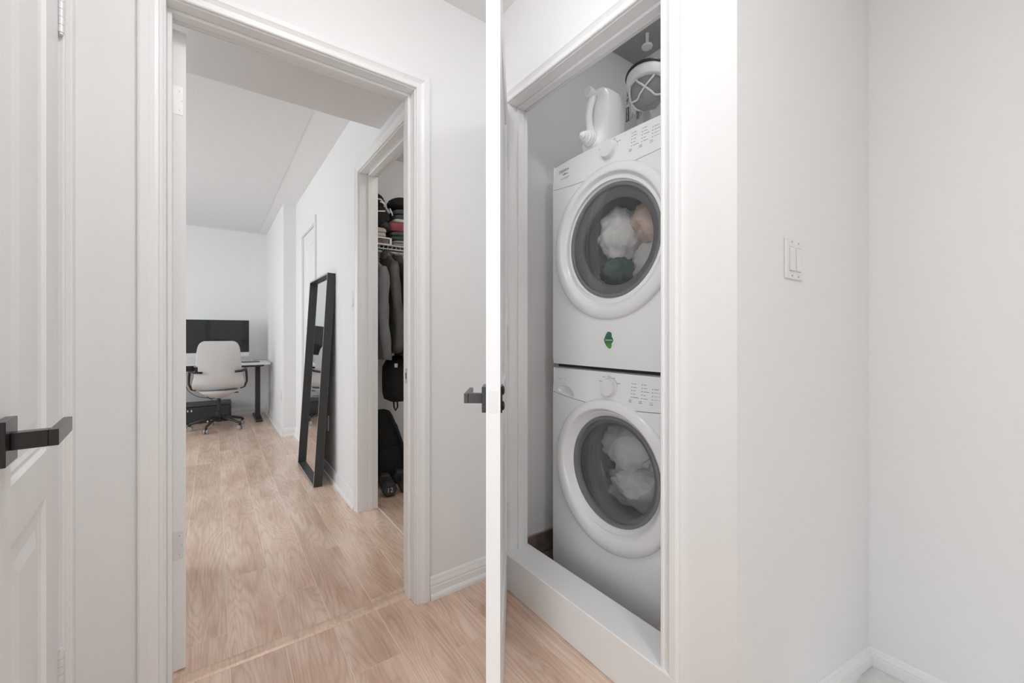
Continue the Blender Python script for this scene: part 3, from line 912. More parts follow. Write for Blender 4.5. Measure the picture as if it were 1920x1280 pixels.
# laundry in the drums
def cloth_lump(name, m, c_, r, seed, label, cat='clothes', sub=3, amp=.35, freq=9.0, par=None, grp=None):
    from mathutils import noise
    bm = bmesh.new()
    bmesh.ops.create_icosphere(bm, subdivisions=sub + 1, radius=1.0)
    off = Vector((seed * 3.7, seed * 1.3, seed * 2.1))
    vv, ff = [], []
    for v in bm.verts:
        d = v.co.normalized()
        n = noise.noise(d * 1.6 + off) * .5 + (abs(noise.noise(d * 3.4 + off * 2)) - .25) * .9 + noise.noise(d * freq + off) * .12
        k = 1 + amp * n
        vv.append((c_[0] + d.x * r[0] * k, c_[1] + d.y * r[1] * k, c_[2] + d.z * r[2] * k))
    bm.verts.index_update()
    ff = [tuple(v.index for v in f.verts) for f in bm.faces]
    bm.free()
    mb = MB().add(vv, ff)
    o = mb.build(name, m, par, smooth=True)
    if par is None: tag(o, label, cat, grp)
    return o
cloth_lump('laundry_bundle', fab('peach', (.76, .60, .52), .12), (1.47, 1.00, 1.535), (.10, .105, .105), 3, 'peach coloured laundry heaped in the dryer drum')
cloth_lump('laundry_bundle', fab('offwhite', (.86, .85, .82), .08), (1.45, 1.165, 1.500), (.10, .095, .13), 8, 'off-white laundry heaped in the dryer drum')
cloth_lump('laundry_bundle', fab('green', (.11, .165, .13), .2), (1.45, 1.175, 1.345), (.10, .085, .07), 5, 'dark green laundry at the bottom of the dryer drum')
cloth_lump('laundry_bundle', fab('grey', (.60, .59, .585), .1), (1.47, 1.00, 1.365), (.10, .11, .085), 6, 'grey laundry at the near side of the dryer drum')
cloth_lump('laundry_bundle', fab('sheer', (.70, .705, .71), .12), (1.455, 1.135, .585), (.055, .135, .115), 12, 'white crumpled laundry inside the washing machine drum', amp=.42, freq=7)
cloth_lump('laundry_bundle', fab('sheer2', (.60, .605, .61), .12), (1.465, 1.09, .415), (.065, .16, .095), 15, 'pale grey laundry lying at the bottom of the washer drum', amp=.40, freq=6)

# ---------------------------------------------------------------- things on top of the dryer
ZD = 1.858
def sup(w, h, n=28, p=3.2):
    out = []
    for i in range(n):
        a = 2 * math.pi * i / n
        c_, s_ = math.cos(a), math.sin(a)
        out.append((w * math.copysign(abs(c_) ** (2 / p), c_), h * math.copysign(abs(s_) ** (2 / p), s_)))
    return out
jug = empty('detergent_jug', (1.36, 1.205, ZD))
tag(jug, 'white plastic detergent jug with a tap at the dryer front edge', 'jug')
JY = 1.205
mb = MB()
rs = []
# cross sections (x-z side outline follows the tall body; loft along z)
for z, xa, xb, w_ in ((0, 1.292, 1.440, .052), (.006, 1.282, 1.450, .060), (.03, 1.280, 1.455, .063), (.065, 1.289, 1.457, .063), (.10, 1.302, 1.458, .063), (.14, 1.309, 1.458, .063),
                     (.185, 1.306, 1.457, .063), (.215, 1.312, 1.455, .062), (.240, 1.300, 1.450, .058), (.252, 1.308, 1.440, .050), (.257, 1.325, 1.420, .034)):
    xm, hw = (xa + xb) / 2, (xb - xa) / 2
    rs.append([(xm + a, JY + b, ZD + z) for a, b in sup(hw, w_, 32, 4)])
mb.rings(rs).build('body', PLASTJ, jug, smooth=True)
MB().tube([(1.312, JY, ZD + .228), (1.296, JY, ZD + .208), (1.283, JY, ZD + .172), (1.278, JY, ZD + .132), (1.281, JY, ZD + .097), (1.292, JY, ZD + .067), (1.310, JY, ZD + .047)],
          [.019, .0165, .015, .0145, .015, .017, .02], 14).build('handle', PLASTJ, jug, smooth=True)
MB().lathe([(.020, -.02), (.020, .016), (.0215, .018), (.0215, .036), (.018, .039)], (1.308, JY, ZD + .232), (-1, 0, .12), 24).build('filler_neck', PLASTJ, jug, smooth='auto')
tap = MB().lathe([(.036, -.02), (.036, .004), (.034, .008), (.034, .014), (.031, .018), (.031, .024), (.027, .028), (.027, .034), (.022, .038), (.020, .048), (.018, .050)], (1.286, JY - .004, ZD + .040), (-1, -.1, -.05), 32).build('tap', PLAST, jug, smooth='auto')
MB().lathe([(.014, .048), (.014, .060), (.010, .062), (.006, .070), (.003, .072)], (1.286, JY - .004, ZD + .040), (-1, -.1, -.05), 20).build('tap_button', PLAST, tap, smooth='auto')
MB().box(1.232, 1.241, JY - .024, JY + .010, ZD + .030, ZD + .046).build('tap_wings', PLAST, tap, bevel=.002)

KX = 1.620
ct = box('detergent_carton', mat('carton', (.74, .74, .72), .6), (KX, KX + .12, 1.150, 1.300, ZD, ZD + .392), bevel=.003)
tag(ct, 'white printed detergent carton behind the jug on the dryer', 'carton')
def cbox(nm, m, y0, y1, z0, z1, x=KX - .0008):
    return MB().box(x, x + .002, y0, y1, z0, z1).build(nm, m, ct)
cbox('black_label', DARKT, 1.266, 1.283, 2.103, 2.172, KX - .001)
cbox('label_line', DARKT, 1.2585, 1.2597, 1.87, 2.24)
cbox('label_line', DARKT, 1.2230, 1.2242, 1.87, 2.10)
MB().lathe([(.0165, 0), (.0165, .0006)], (KX - .0005, 1.223, 2.176), (-1, 0, 0), 24).build('green_emblem', mat('emblem_green', (.12, .24, .13), .6), ct)
MB().lathe([(.0085, .0004), (.0085, .001)], (KX - .0005, 1.221, 2.172), (-1, 0, 0), 20).build('emblem_core', DARKT, ct)
cbox('grey_label', mat('label_grey', (.22, .24, .235), .6), 1.207, 1.224, 2.09, 2.155)
cbox('grey_label', GREYT, 1.195, 1.200, 2.10, 2.14)
up, lf = (0, 0, 1), (0, 1, 0)
text('146 oz', .021, (KX - .0014, 1.274, 2.214), up, lf, DARKT, ct, 'lettering')
text('KIRKLAND', .0128, (KX - .0016, 1.2745, 2.1375), up, lf, PLAST, ct, 'lettering')
text('Ultra Clean', .0145, (KX - .0014, 1.247, 2.100), up, lf, GREYT, ct, 'lettering')
text('Detergent', .0145, (KX - .0014, 1.2345, 2.090), up, lf, GREYT, ct, 'lettering')

cp_ = empty('plastic_cup', (1.42, .985, ZD)); tag(cp_, 'clear plastic cup lying beside the carton on the dryer', 'cup')
MB().lathe([(.030, -.05), (.034, .0), (.038, .04), (.040, .042), (.0375, .041), (.033, 0), (.029, -.047)], (1.355, 1.015, ZD + .041), (-.3, -.9, 0), 28, True, True).build('cup_body', CLEAR, cp_, smooth='auto')
mb = MB()
mb.box(1.405, 1.475, .93, 1.035, ZD, ZD + .14)
bgx = mb.build('plastic_tub', CLEAR, bevel=.012)
tag(bgx, 'clear plastic tub behind the cup on the dryer', 'tub')

# caged bulkhead lamp fixed to the back wall of the laundry closet
LX, LY, LZ = 1.500, 1.072, 2.172
LS = .80
bk = empty('caged_wall_lamp', (LX, LY, LZ)); tag(bk, 'white caged jar lamp above the dryer', 'lamp')
MB().tube([(LX + .02, LY, LZ + .004), (2.03, LY, LZ + .004)], .012, 12).build('wall_arm', PLAST, bk, smooth=True)
MB().lathe([(.04, 0), (.04, .012), (.03, .016)], (2.03, LY, LZ + .004), (-1, 0, 0), 24).build('wall_flange', PLAST, bk, smooth='auto')
sc = lambda pr_: [(a_ * LS, b_ * LS) for a_, b_ in pr_]
ax = Vector((-.16, -.10, -1)).normalized()
MB().lathe(sc([(.117, -.008), (.119, 0), (.117, .007)]), (LX, LY, LZ), ax, 48).build('gasket', BLACKP, bk, smooth='auto')
MB().lathe(sc([(.112, .005), (.114, .02), (.108, .062), (.102, .066), (.088, .066)]), (LX, LY, LZ), ax, 48, True, False).build('housing', PLAST, bk, smooth='auto')
jar = [(.088, .062), (.088, .085), (.082, .120), (.066, .150), (.040, .166), (.0005, .170)]
MB().lathe(sc(jar), (LX, LY, LZ), ax, 40, False, False).build('glass_jar', JAR, bk, smooth=True)
MB().lathe(sc([(.012, .06), (.018, .08), (.028, .105), (.026, .125), (.012, .138), (.0005, .14)]), (LX, LY, LZ), ax, 20).build('bulb', mat('bulb_white', (.8, .8, .78), .3), bk, smooth=True)
U_ = ax.cross(Vector((0, 1, 0))).normalized(); W_ = ax.cross(U_).normalized()
OL = Vector((LX, LY, LZ))
def jar_r(h):
    for (r0_, h0_), (r1_, h1_) in zip(jar, jar[1:]):
        if h0_ <= h <= h1_:
            return r0_ + (r1_ - r0_) * (h - h0_) / (h1_ - h0_)
    return jar[0][0]
for k in range(4):
    pts = []
    for i in range(21):
        t_ = i / 20
        a_ = R(35 + 90 * k + 150 * t_)
        h = .064 + .092 * math.sin(math.pi * t_) ** .75
        r = jar_r(h) + .007
        pts.append(OL + ax * (h * LS) + (U_ * math.cos(a_) + W_ * math.sin(a_)) * (r * LS))
    MB().tube(pts, .0042, 8).build('cage_bar', PLAST, bk, smooth=True)
# sprinkler on the laundry ceiling
spk = empty('ceiling_sprinkler', (1.875, 1.348, ZLC)); tag(spk, 'small white sprinkler head under the dark laundry ceiling', 'sprinkler')
MB().lathe([(.010, 0), (.008, -.05), (.008, -.062)], (1.872, 1.345, ZLC), (0, 0, 1), 16).build('stem', PLAST, spk, smooth='auto')
MB().lathe([(.006, -.058), (.026, -.062), (.029, -.068), (.026, -.076), (.001, -.079)], (1.872, 1.345, ZLC), (0, 0, 1), 28).build('disc', PLAST, spk, smooth='auto')
MB().box(1.70, 1.80, 1.30, 1.40, ZLC - .012, ZLC).build('ceiling_plate', mat('plate_grey', (.5, .5, .5), .7), spk, bevel=.003)

# ---------------------------------------------------------------- leaning mirror
mi = empty('leaning_mirror', (.60, 3.46, 0)); tag(mi, 'tall black framed mirror leaning on the bedroom wall', 'mirror')
MW, MH, MD, MT = .665, 1.512, .056, .020
MY0, MY1 = 3.128, 3.128 + .665
lean = math.asin((.655 - .563) / MH)
mx_ = Vector((math.sin(lean), 0, math.cos(lean)))     # up along the mirror
mn_ = Vector((math.cos(lean), 0, -math.sin(lean)))    # into the wall
MO = Vector((.563, 0, 0.0036))
def mpt(a, h, dpt): return MO + Vector((0, a, 0)) + mx_ * h + mn_ * dpt
def mbox(nm, m, a0, a1, h0, h1, d0, d1, par, bev=0):
    pts = [mpt(a, h, dd) for dd in (d0, d1) for a, h in ((a0, h0), (a1, h0), (a1, h1), (a0, h1))]
    return MB().add(pts, [(0, 3, 2, 1), (4, 5, 6, 7), (0, 1, 5, 4), (1, 2, 6, 5), (2, 3, 7, 6), (3, 0, 4, 7)]).build(nm, m, par, bevel=bev)
ft = .012
for nm, a0, a1, h0, h1 in (('frame_side', MY0, MY0 + ft, 0, MH), ('frame_side', MY1 - ft, MY1, 0, MH), ('frame_top', MY0 + ft, MY1 - ft, MH - ft, MH), ('frame_bottom', MY0 + ft, MY1 - ft, 0, ft)):
    f_ = mbox(nm, MFRAME, a0, a1, h0, h1, 0, MD, mi)
    mbox('front_edge', MEDGE, a0 + .001, a1 - .001, h0 + .001, h1 - .001, -.0006, .0001, f_)
mbox('glass', MIRR, MY0 + ft, MY1 - ft, ft, MH - ft, MD - .026, MD - .020, mi)
mbox('back_board', DARKG, MY0 + ft, MY1 - ft, ft, MH - ft, MD - .020, MD - .014, mi)

# ---------------------------------------------------------------- desk, computer, chair
ZT = .728
dk = empty('standing_desk', (-.12, 6.15, 0)); tag(dk, 'white-topped standing desk with black legs against the far wall', 'desk')
box('desk_top', DESKT, (-.86, .560, 5.80, 6.50, ZT - .026, ZT), dk, bevel=.003)
for xx in (-.74, .452):
    box('leg', DESKL, (xx - .026, xx + .026, 6.10, 6.18, .02, ZT - .05), dk, bevel=.002)
    box('foot', DESKL, (xx - .036, xx + .036, 5.86, 6.44, 0.0, .028), dk, bevel=.004)
    box('foot_bracket', DESKL, (xx - .033, xx + .033, 6.05, 6.23, .028, .045), dk, bevel=.002)
boxes('under_frame', DESKL, [(-.78, .50, 6.09, 6.19, ZT - .066, ZT - .026), (.40, .50, 5.86, 6.42, ZT - .046, ZT - .026), (-.79, -.69, 5.86, 6.42, ZT - .046, ZT - .026)], dk, bevel=.002)
im = empty('desktop_computer', (.04, 6.25, ZT)); tag(im, 'all-in-one desktop computer with a black screen and silver chin', 'computer')
IX0, IX1 = -.288, .366
box('housing', ALU, (IX0, IX1, 6.235, 6.255, .790, 1.250), im, bevel=.004)
box('screen', SCREEN, (IX0 + .001, IX1 - .001, 6.232, 6.2352, .845, 1.249), im)
box('bezel', BLACKP, (IX0 + .001, IX1 - .001, 6.2312, 6.2322, .845, .860), im)
MB().prism([(6.25, ZT + .006), (6.30, ZT + .006), (6.33, ZT + .03), (6.262, .92), (6.252, .92)], lambda y, z: (-.06, y, z), lambda y, z: (.14, y, z)).build('stand', ALU, im)
box('stand_foot', ALU, (-.06, .14, 6.16, 6.36, ZT, ZT + .006), im, bevel=.002)
lp = box('tablet', mat('tablet_grey', (.16, .16, .165), .4, metal=.3), (.275, .46, 5.90, 6.10, ZT, ZT + .010), bevel=.004); tag(lp, 'dark grey tablet lying on the desk right of the chair', 'tablet')
nb = box('notebook', mat('notebook_grey', (.36, .35, .34), .6), (.415, .545, 6.15, 6.36, ZT, ZT + .012), bevel=.002); tag(nb, 'grey notebook at the right end of the desk', 'notebook')
box('page_block', PLAST, (.413, .543, 6.148, 6.358, ZT + .003, ZT + .009), nb)
ms = MB()
rs = []
for t_, k in ((0, .9), (.012, 1), (.022, .86), (.028, .5)):
    rs.append([(.235 + a * k, 5.905 + b * k, ZT + t_) for a, b in sup(.028, .052, 20, 2.4)])
mo = ms.rings(rs).build('mouse', PLAST, smooth=True); tag(mo, 'white computer mouse on the desk beside the tablet', 'mouse')
kb = box('keyboard', ALU, (-.30, .12, 5.90, 6.02, ZT, ZT + .012), bevel=.003); tag(kb, 'slim silver keyboard on the desk behind the chair', 'keyboard')
sk_ = MB().lathe([(.035, 0), (.04, .02), (.036, .05), (.012, .075), (.001, .08)], (-.345, 6.03, ZT), (0, 0, 1), 20).build('desk_speaker', BLACKP, smooth=True); tag(sk_, 'small black rounded object at the left of the desk', 'speaker')

ch = empty('office_chair', (.045, 5.73, 0)); tag(ch, 'pale grey office chair with black arms on a five-wheel base', 'chair')
CX, CY = .045, 5.73
# one-piece shell: profile from the top of the back down and forward along the seat
path = [(-.235, .995, .130, 0), (-.243, .985, .165, 0), (-.250, .94, .190, .01), (-.250, .86, .198, .02), (-.240, .76, .203, .03), (-.228, .66, .212, .04), (-.215, .57, .226, .05),
        (-.185, .505, .236, .05), (-.12, .468, .238, .03), (-.03, .455, .240, .015), (.08, .457, .238, .01), (.17, .462, .225, .005), (.215, .452, .19, 0), (.228, .440, .14, 0)]
mb = MB(); NX = 14
rows = []
for (y, z, hw, cv) in path:
    row = []
    for i in range(NX + 1):
        s_ = -1 + 2 * i / NX
        e_ = abs(s_) ** 2.4
        # wings curl forward (back) / up (seat)
        back = max(0, min(1, (z - .46) / .12))
        row.append((CX + hw * s_, CY + y + cv * e_ * back * 1.6, z + cv * e_ * (1 - back) * 1.2))
    rows.append(row)
mb.rings(rows, closed=False)
sh = mb.build('shell', CHAIRF, ch, smooth=True)
so = sh.modifiers.new('thick', 'SOLIDIFY'); so.thickness = .030; so.offset = 0
sm = sh.modifiers.new('sub', 'SUBSURF'); sm.levels = 2; sm.render_levels = 2
MB().lathe([(.035, .350), (.10, .375), (.165, .415), (.185, .440)], (CX, CY - .02, 0), (0, 0, 1), 28).build('under_seat', CHAIRF, ch, smooth=True)
MB().tube([(CX + .04, CY - .02, .405), (CX + .185, CY - .02, .402)], .006, 8).build('height_lever', BLACKP, ch, smooth=True)
MB().lathe([(.030, .09), (.030, .20), (.018, .205), (.018, .37)], (CX, CY, 0), (0, 0, 1), 20).build('gas_column', BLACKM, ch, smooth='auto')
bs_ = MB().lathe([(.038, .085), (.042, .10), (.038, .15), (.030, .155)], (CX, CY, 0), (0, 0, 1), 20).build('base_hub', BLACKM, ch, smooth='auto')
for k in range(5):
    a = R(-43 + 72 * k)
    dx, dy = math.cos(a), math.sin(a)
    p0, p1 = Vector((CX + .03 * dx, CY + .03 * dy, .130)), Vector((CX + .265 * dx, CY + .265 * dy, .075))
    pa = MB().tube([p0, p0.lerp(p1, .5) + Vector((0, 0, .006)), p1, p1 + Vector((.008 * dx, .008 * dy, -.022))], [.018, .016, .013, .011], 8).build('base_arm', BLACKM, ch, smooth=True)
    cx_, cy_ = CX + .262 * dx, CY + .262 * dy
    c_ = MB().lathe([(.010, .04), (.012, .056), (.008, .07)], (cx_, cy_, 0), (0, 0, 1), 10).build('caster_fork', BLACKP, ch, smooth=True)
    for s_ in (-1, 1):
        MB().lathe([(.022, -.008), (.0245, -.004), (.0245, .004), (.022, .008)], (cx_ - dy * .014 * s_, cy_ + dx * .014 * s_, .0247), (-dy, dx, 0), 20).build('wheel', mat('wheel_grey', (.34, .33, .32), .5), c_, smooth='auto')
for s_ in (-1, 1):
    X = CX + s_ * .262
    MB().tube([(CX + s_ * .205, CY + .02, .448), (CX + s_ * .245, CY + .02, .462), (X + s_ * .008, CY + .03, .52), (X + s_ * .006, CY + .04, .60), (X, CY + .03, .655), (X - s_ * .006, CY - .02, .676), (X - s_ * .012, CY - .12, .672), (X - s_ * .05, CY - .225, .664), (X - s_ * .115, CY - .258, .660)],
              [.012, .012, .011, .0115, .013, .015, .015, .014, .012], 10).build('armrest', BLACKP, ch, smooth=True)
# black equipment case under the desk
pc = empty('equipment_case', (-.05, 6.33, 0)); tag(pc, 'black equipment case on the floor under the desk', 'case')
box('body', RUBBER, (-.42, .175, 6.17, 6.44, .004, .205), pc, bevel=.02)
box('lid', DARKG, (-.42, .178, 6.165, 6.445, .205, .235), pc, bevel=.012)
for xx in (-.25, -.215):
    box('port', PLAST, (xx - .006, xx + .006, 6.1645, 6.170, .150, .172), pc)
for xx in (-.06, -.02):
    box('clasp', PLAST, (xx - .010, xx + .006, 6.158, 6.170, .010, .055), pc, bevel=.002)
for xx in (-.30, .08):
    box('foot', BLACKP, (xx - .02, xx + .02, 6.2, 6.4, 0, .006), pc)
def cable(pts, label, r=.0035):
    V_ = [Vector(p) for p in pts]
    out = []
    for i in range(len(V_) - 1):
        p0, p1, p2, p3 = V_[max(i - 1, 0)], V_[i], V_[i + 1], V_[min(i + 2, len(V_) - 1)]
        for k in range(6):
            t_ = k / 6
            out.append(.5 * ((2 * p1) + (-p0 + p2) * t_ + (2 * p0 - 5 * p1 + 4 * p2 - p3) * t_ ** 2 + (-p0 + 3 * p1 - 3 * p2 + p3) * t_ ** 3))
    out.append(V_[-1])
    o = MB().tube(out, r, 6).build('cable', BLACKP, smooth=True)
    tag(o, label, 'cable')
cable([(-.30, 6.50, .70), (-.28, 6.49, .42), (-.18, 6.48, .30), (-.05, 6.47, .262), (.06, 6.46, .25)], 'black cable drooping from the desk to the equipment case')
cable([(-.22, 6.52, .70), (-.16, 6.51, .40), (-.06, 6.50, .27), (.02, 6.49, .20), (.05, 6.50, .10)], 'black cable hanging behind the equipment case')

# ---------------------------------------------------------------- walk-in closet contents
RODY, SHZ = 2.870, 1.700
shf = empty('wire_shelf', (1.26, 3.0, SHZ)); tag(shf, 'white wire closet shelf with a front hanging rail', 'shelf')
WWIRE = mat('wire_white', (.82, .82, .81), .35)
MB().tube([(XR2, 2.845, SHZ), (1.72, 2.845, SHZ)], .0045, 8).build('front_rail', WWIRE, shf, smooth=True)
MB().tube([(XR2, 2.842, SHZ - .028), (1.72, 2.842, SHZ - .028)], .0045, 8).build('lip_rail', WWIRE, shf, smooth=True)
MB().tube([(XR2, 3.15, SHZ), (1.72, 3.15, SHZ)], .0035, 6).build('back_rail', WWIRE, shf, smooth=True)
MB().tube([(XR2, RODY, SHZ - .045), (1.72, RODY, SHZ - .045)], .008, 10).build('hanging_rod', WWIRE, shf, smooth=True)
mb = MB()
k = XR2 + .02
while k < 1.71:
    mb.tube([(k, 2.845, SHZ - .028), (k, 2.845, SHZ + .003), (k, 3.155, SHZ + .003)], .0016, 5); k += .03
wr = mb.build('cross_wires', WWIRE, shf); wr['kind'] = 'stuff'

def garment(name, label, cat, X, m, zt, zb, hw=.225, th=.045, flare=1.25, sleeve=.56, seed=1, tilt=0.0, hanger=True):
    from mathutils import noise
    e = empty(name, (X, RODY, zb)); tag(e, label, cat, None)
    off = Vector((seed * 5.1, seed * 2.3, seed))
    # torso
    mb = MB(); rs = []; NZ = 26
    for k_ in range(NZ + 1):
        f_ = k_ / NZ
        z = zt - (zt - zb) * f_
        if f_ < .14:
            g_ = f_ / .14
            w_ = hw * (.24 + .74 * g_ ** .75); t_ = th * (.55 + .45 * g_)
        else:
            g_ = (f_ - .14) / .86
            w_ = hw * (.98 + .10 * g_); t_ = th * (1 + (flare - 1) * g_)
        ring = []
        for a, b in sup(t_, w_, 30, 2.3):
            d = Vector((a / th, b / hw * 2, z * 3.0)) + off
            n = noise.noise(d * 1.1) * .018 + noise.noise(Vector((a / th * .9, b / hw * 4.5, z * 1.1)) + off) * .020 * min(1, f_ * 4)
            ring.append((X + a * (1 + n * 9) + tilt * (f_ ** 1.5), RODY + b + n * .5, z + n * .4))
        rs.append(ring)
    mb.rings(rs).build('body', m, e, smooth=True)
    # near and far sleeves hang from the shoulders
    for s_ in (-1, 1):
        pts, rad = [], []
        zs0 = zt - (zt - zb) * .10
        L_ = sleeve
        for k_ in range(12):
            f_ = k_ / 11
            pts.append((X + .012 * math.sin(f_ * 5 + seed) + tilt * .5 * f_, RODY + s_ * (hw * .86 + .035 * math.sin(f_ * 2.4)), zs0 - L_ * f_))
            rad.append((.037 - .006 * f_) * (1 + .10 * math.sin(f_ * 21 + seed * 2)) * (.55 if k_ == 0 else 1))
        MB().tube(pts, rad, 14).build('sleeve', m, e, smooth=True)
    # collar
    cl = MB(); crs = []
    for z, k_ in ((zt - .03, 1.15), (zt + .008, 1.0), (zt + .034, .86), (zt + .030, .70), (zt - .01, .62)):
        crs.append([(X + a * k_, RODY + b * k_, z + (.014 if b > 0 else 0)) for a, b in sup(.034, .060, 24, 2.2)])
    cl.rings(crs, True, False, False).build('collar', m, e, smooth=True)
    if hanger:
        hk = empty('coat_hanger', (X, RODY, zt)); tag(hk, 'wire coat hanger holding the ' + hanger, 'hanger', None)
        rz = SHZ - .045
        pts = [(X, RODY, zt - .02), (X, RODY, rz - .045), (X, RODY - .017, rz - .018), (X, RODY - .0145, rz + .006), (X, RODY - .004, rz + .0125), (X, RODY + .010, rz + .008)]
        MB().tube(pts, .0018, 6).build('hook', STEEL, hk, smooth=True)
        MB().tube([(X, RODY - .19, zt - .085), (X, RODY, zt - .018), (X, RODY + .19, zt - .085)], .0024, 6).build('shoulder_bar', STEEL, hk, smooth=True)
    return e
garment('jacket', 'mid-grey jacket with flared hem, leftmost in the closet', 'jacket', .895, fab('midgrey', (.19, .192, .20), .12), 1.585, .905, th=.032, flare=1.3, sleeve=.60, seed=2, tilt=.035, hanger='mid-grey jacket')
garment('jacket', 'dark olive grey leather jacket hanging between grey and black garments', 'jacket', .985, mat('leather_olive', (.085, .08, .07), .42, bump=.5, bscale=30, var=.25, vscale=12), 1.625, .95, th=.030, flare=1.1, sleeve=.60, seed=4, hanger='olive grey jacket')
garment('jacket', 'charcoal jacket hanging right of the olive grey jacket', 'jacket', 1.070, fab('charcoal', (.058, .06, .057), .2), 1.600, .94, th=.030, flare=1.1, sleeve=.62, seed=6, hanger='charcoal jacket')
garment('jacket', 'black jacket partly hidden by the right door jamb', 'jacket', 1.155, fab('blackcoat', (.03, .03, .031), .2), 1.595, .94, th=.030, flare=1.1, sleeve=.62, seed=9, hanger='black jacket')
# black bag hanging below the jackets
bag = empty('hanging_bag', (1.02, 2.80, .60)); tag(bag, 'black bag with a strap loop hanging below the jackets', 'bag')
BAGM = fab('bag', (.014, .014, .015), .2)
mb = MB(); rs = []
for z, w_, t_ in ((.600, .052, .07), (.612, .070, .10), (.66, .076, .12), (.75, .078, .12), (.84, .078, .11), (.90, .06, .06), (.92, .03, .03)):
    rs.append([(1.075 + a, 2.86 + b, z) for a, b in sup(w_ * 1.3, t_, 28, 4)])
mb.rings(rs).build('body', BAGM, bag, smooth=True)
MB().tube([(.995, 2.745, .62), (.995, 2.735, .575), (1.005, 2.735, .552), (1.02, 2.735, .575), (1.02, 2.745, .62)], .006, 8).build('strap', BAGM, bag, smooth=True)
MB().tube([(1.05, 2.86, .90), (1.03, 2.865, 1.1), (1.026, RODY, SHZ - .037)], .005, 6).build('hanging_strap', BAGM, bag, smooth=True)
MB().box(1.000, 1.022, 2.738, 2.744, .845, .875).build('buckle', STEEL, bag, bevel=.002)
# black backpack standing on the floor
bp = empty('backpack', (1.02, 3.03, 0)); tag(bp, 'black backpack standing upright on the closet floor', 'backpack')
mb = MB(); rs = []
for z, xa, xb, t_ in ((0.0, .93, 1.16, .075), (.012, .91, 1.18, .09), (.10, .905, 1.185, .10), (.25, .905, 1.165, .10), (.36, .91, 1.125, .09), (.46, .915, 1.085, .08), (.500, .93, 1.065, .06), (.510, .96, 1.04, .03)):
    rs.append([((xa + xb) / 2 + a, 3.045 + b, z) for a, b in sup((xb - xa) / 2, t_, 30, 4)])
mb.rings(rs).build('body', BAGM, bp, smooth=True)
mb = MB(); rs = []
for z, xa, xb, t_ in ((0.03, .96, 1.10, .03), (.05, .945, 1.115, .035), (.20, .945, 1.105, .035), (.25, .96, 1.09, .02)):
    rs.append([((xa + xb) / 2 + a, 2.935 + b, z) for a, b in sup((xb - xa) / 2, t_, 24, 4)])
mb.rings(rs).build('front_pocket', BAGM, bp, smooth=True)
MB().tube([(1.045, 2.965, .47), (1.085, 2.945, .40), (1.125, 2.940, .28), (1.150, 2.945, .16), (1.155, 2.96, .06)], .011, 8).build('strap', fab('strap', (.03, .03, .03), .1), bp, smooth=True)
MB().box(1.142, 1.158, 2.928, 2.938, .17, .21).build('strap_buckle', STEEL, bp, bevel=.002)
# hexagonal dumbbells
def dumbbell(P, yaw, label, number=None, r=.052):
    e = empty('dumbbell', (P[0], P[1], 0)); tag(e, label, 'dumbbell')
    A = Vector((math.cos(yaw), math.sin(yaw), 0))
    apo = r * math.cos(R(30))
    O = Vector((P[0], P[1], apo + .0035))
    for s_ in (-1, 1):
        mb = MB()
        prof = [(r * .74, .052), (r, .066), (r, .112), (r * .80, .128)]
        n = 6; rs = []
        U2 = Vector((0, 0, 1)); W2 = A.cross(U2)
        for rr, h in prof:
            rs.append([O + A * (s_ * h) + U2 * (rr * math.sin(2 * math.pi * i / n)) + W2 * (rr * math.cos(2 * math.pi * i / n)) for i in range(n)])
        hd = mb.rings(rs).build('head', RUBBER, e, bevel=.003)
        if number and s_ == -1:
            xa = A.cross(U2) * (1 if s_ < 0 else -1)
            text(number, .042, O + A * (s_ * .1286), xa, (0, 0, 1), mat('number_grey', (.55, .55, .54), .6), e, 'number')
    MB().tube([O - A * .056, O - A * .02, O + A * .02, O + A * .056], [.013, .0155, .0155, .013], 12).build('grip', STEEL, e, smooth=True)
dumbbell((.958, 2.772), R(80), 'black hexagonal dumbbell with a number, lying nearest the closet door', '12')
dumbbell((1.190, 2.745), R(80), 'black hexagonal dumbbell lying at the right by the jamb', '12')
db3 = dumbbell((1.073, 2.785), R(82), 'black hexagonal dumbbell propped between the other two', None)

# folded things on the shelf
SH = SHZ + .0048
def folded(name, label, cat, m, x0, x1, z0, z1, y0=2.850, y1=3.10, layers=2, sag=0.0):
    mb = MB()
    zz = z0
    h_ = (z1 - z0) / layers
    for l_ in range(layers):
        rs = []
        jx, jy = random.uniform(-.004, .004), random.uniform(-.006, .006)
        for f_, k_ in ((0, .93), (.18, .99), (.5, 1.01), (.82, .99), (1, .93)):
            ring = []
            for a, b in sup((x1 - x0) / 2 * k_, (y1 - y0) / 2 * k_, 28, 6):
                zoff = sag * math.sin(a * 31 + l_) - abs(sag) * .6 * (a / ((x1 - x0) / 2)) ** 2
                ring.append(((x0 + x1) / 2 + a + jx, (y0 + y1) / 2 + b + jy, zz + h_ * f_ + zoff * f_))
            rs.append(ring)
        mb.rings(rs)
        zz += h_
    o = mb.build(name, m, smooth='auto')
    tag(o, label, cat)
    return o
tr = empty('small_tray', (.96, 2.95, SH)); tag(tr, 'low white tray with brown patterned side on the closet shelf', 'tray')
MB().box(.86, 1.016, 2.853, 3.05, SH, SH + .046).build('tray_side', mat('brown_pattern', (.16, .11, .09), .7, var=.6, vscale=60), tr)
boxes('tray_rim', PLAST, [(.858, 1.018, 2.848, 2.856, SH + .040, SH + .050), (1.006, 1.020, 2.848, 3.05, SH, SH + .050), (.858, 1.018, 2.848, 2.854, SH, SH + .005)], tr, bevel=.002)
folded('folded_cloth', 'light grey folded cloth lying flat on the shelf rail', 'clothes', fab('lightgrey', (.36, .36, .33), .1), 1.035, 1.23, SH, SH + .042, layers=2, sag=.002)
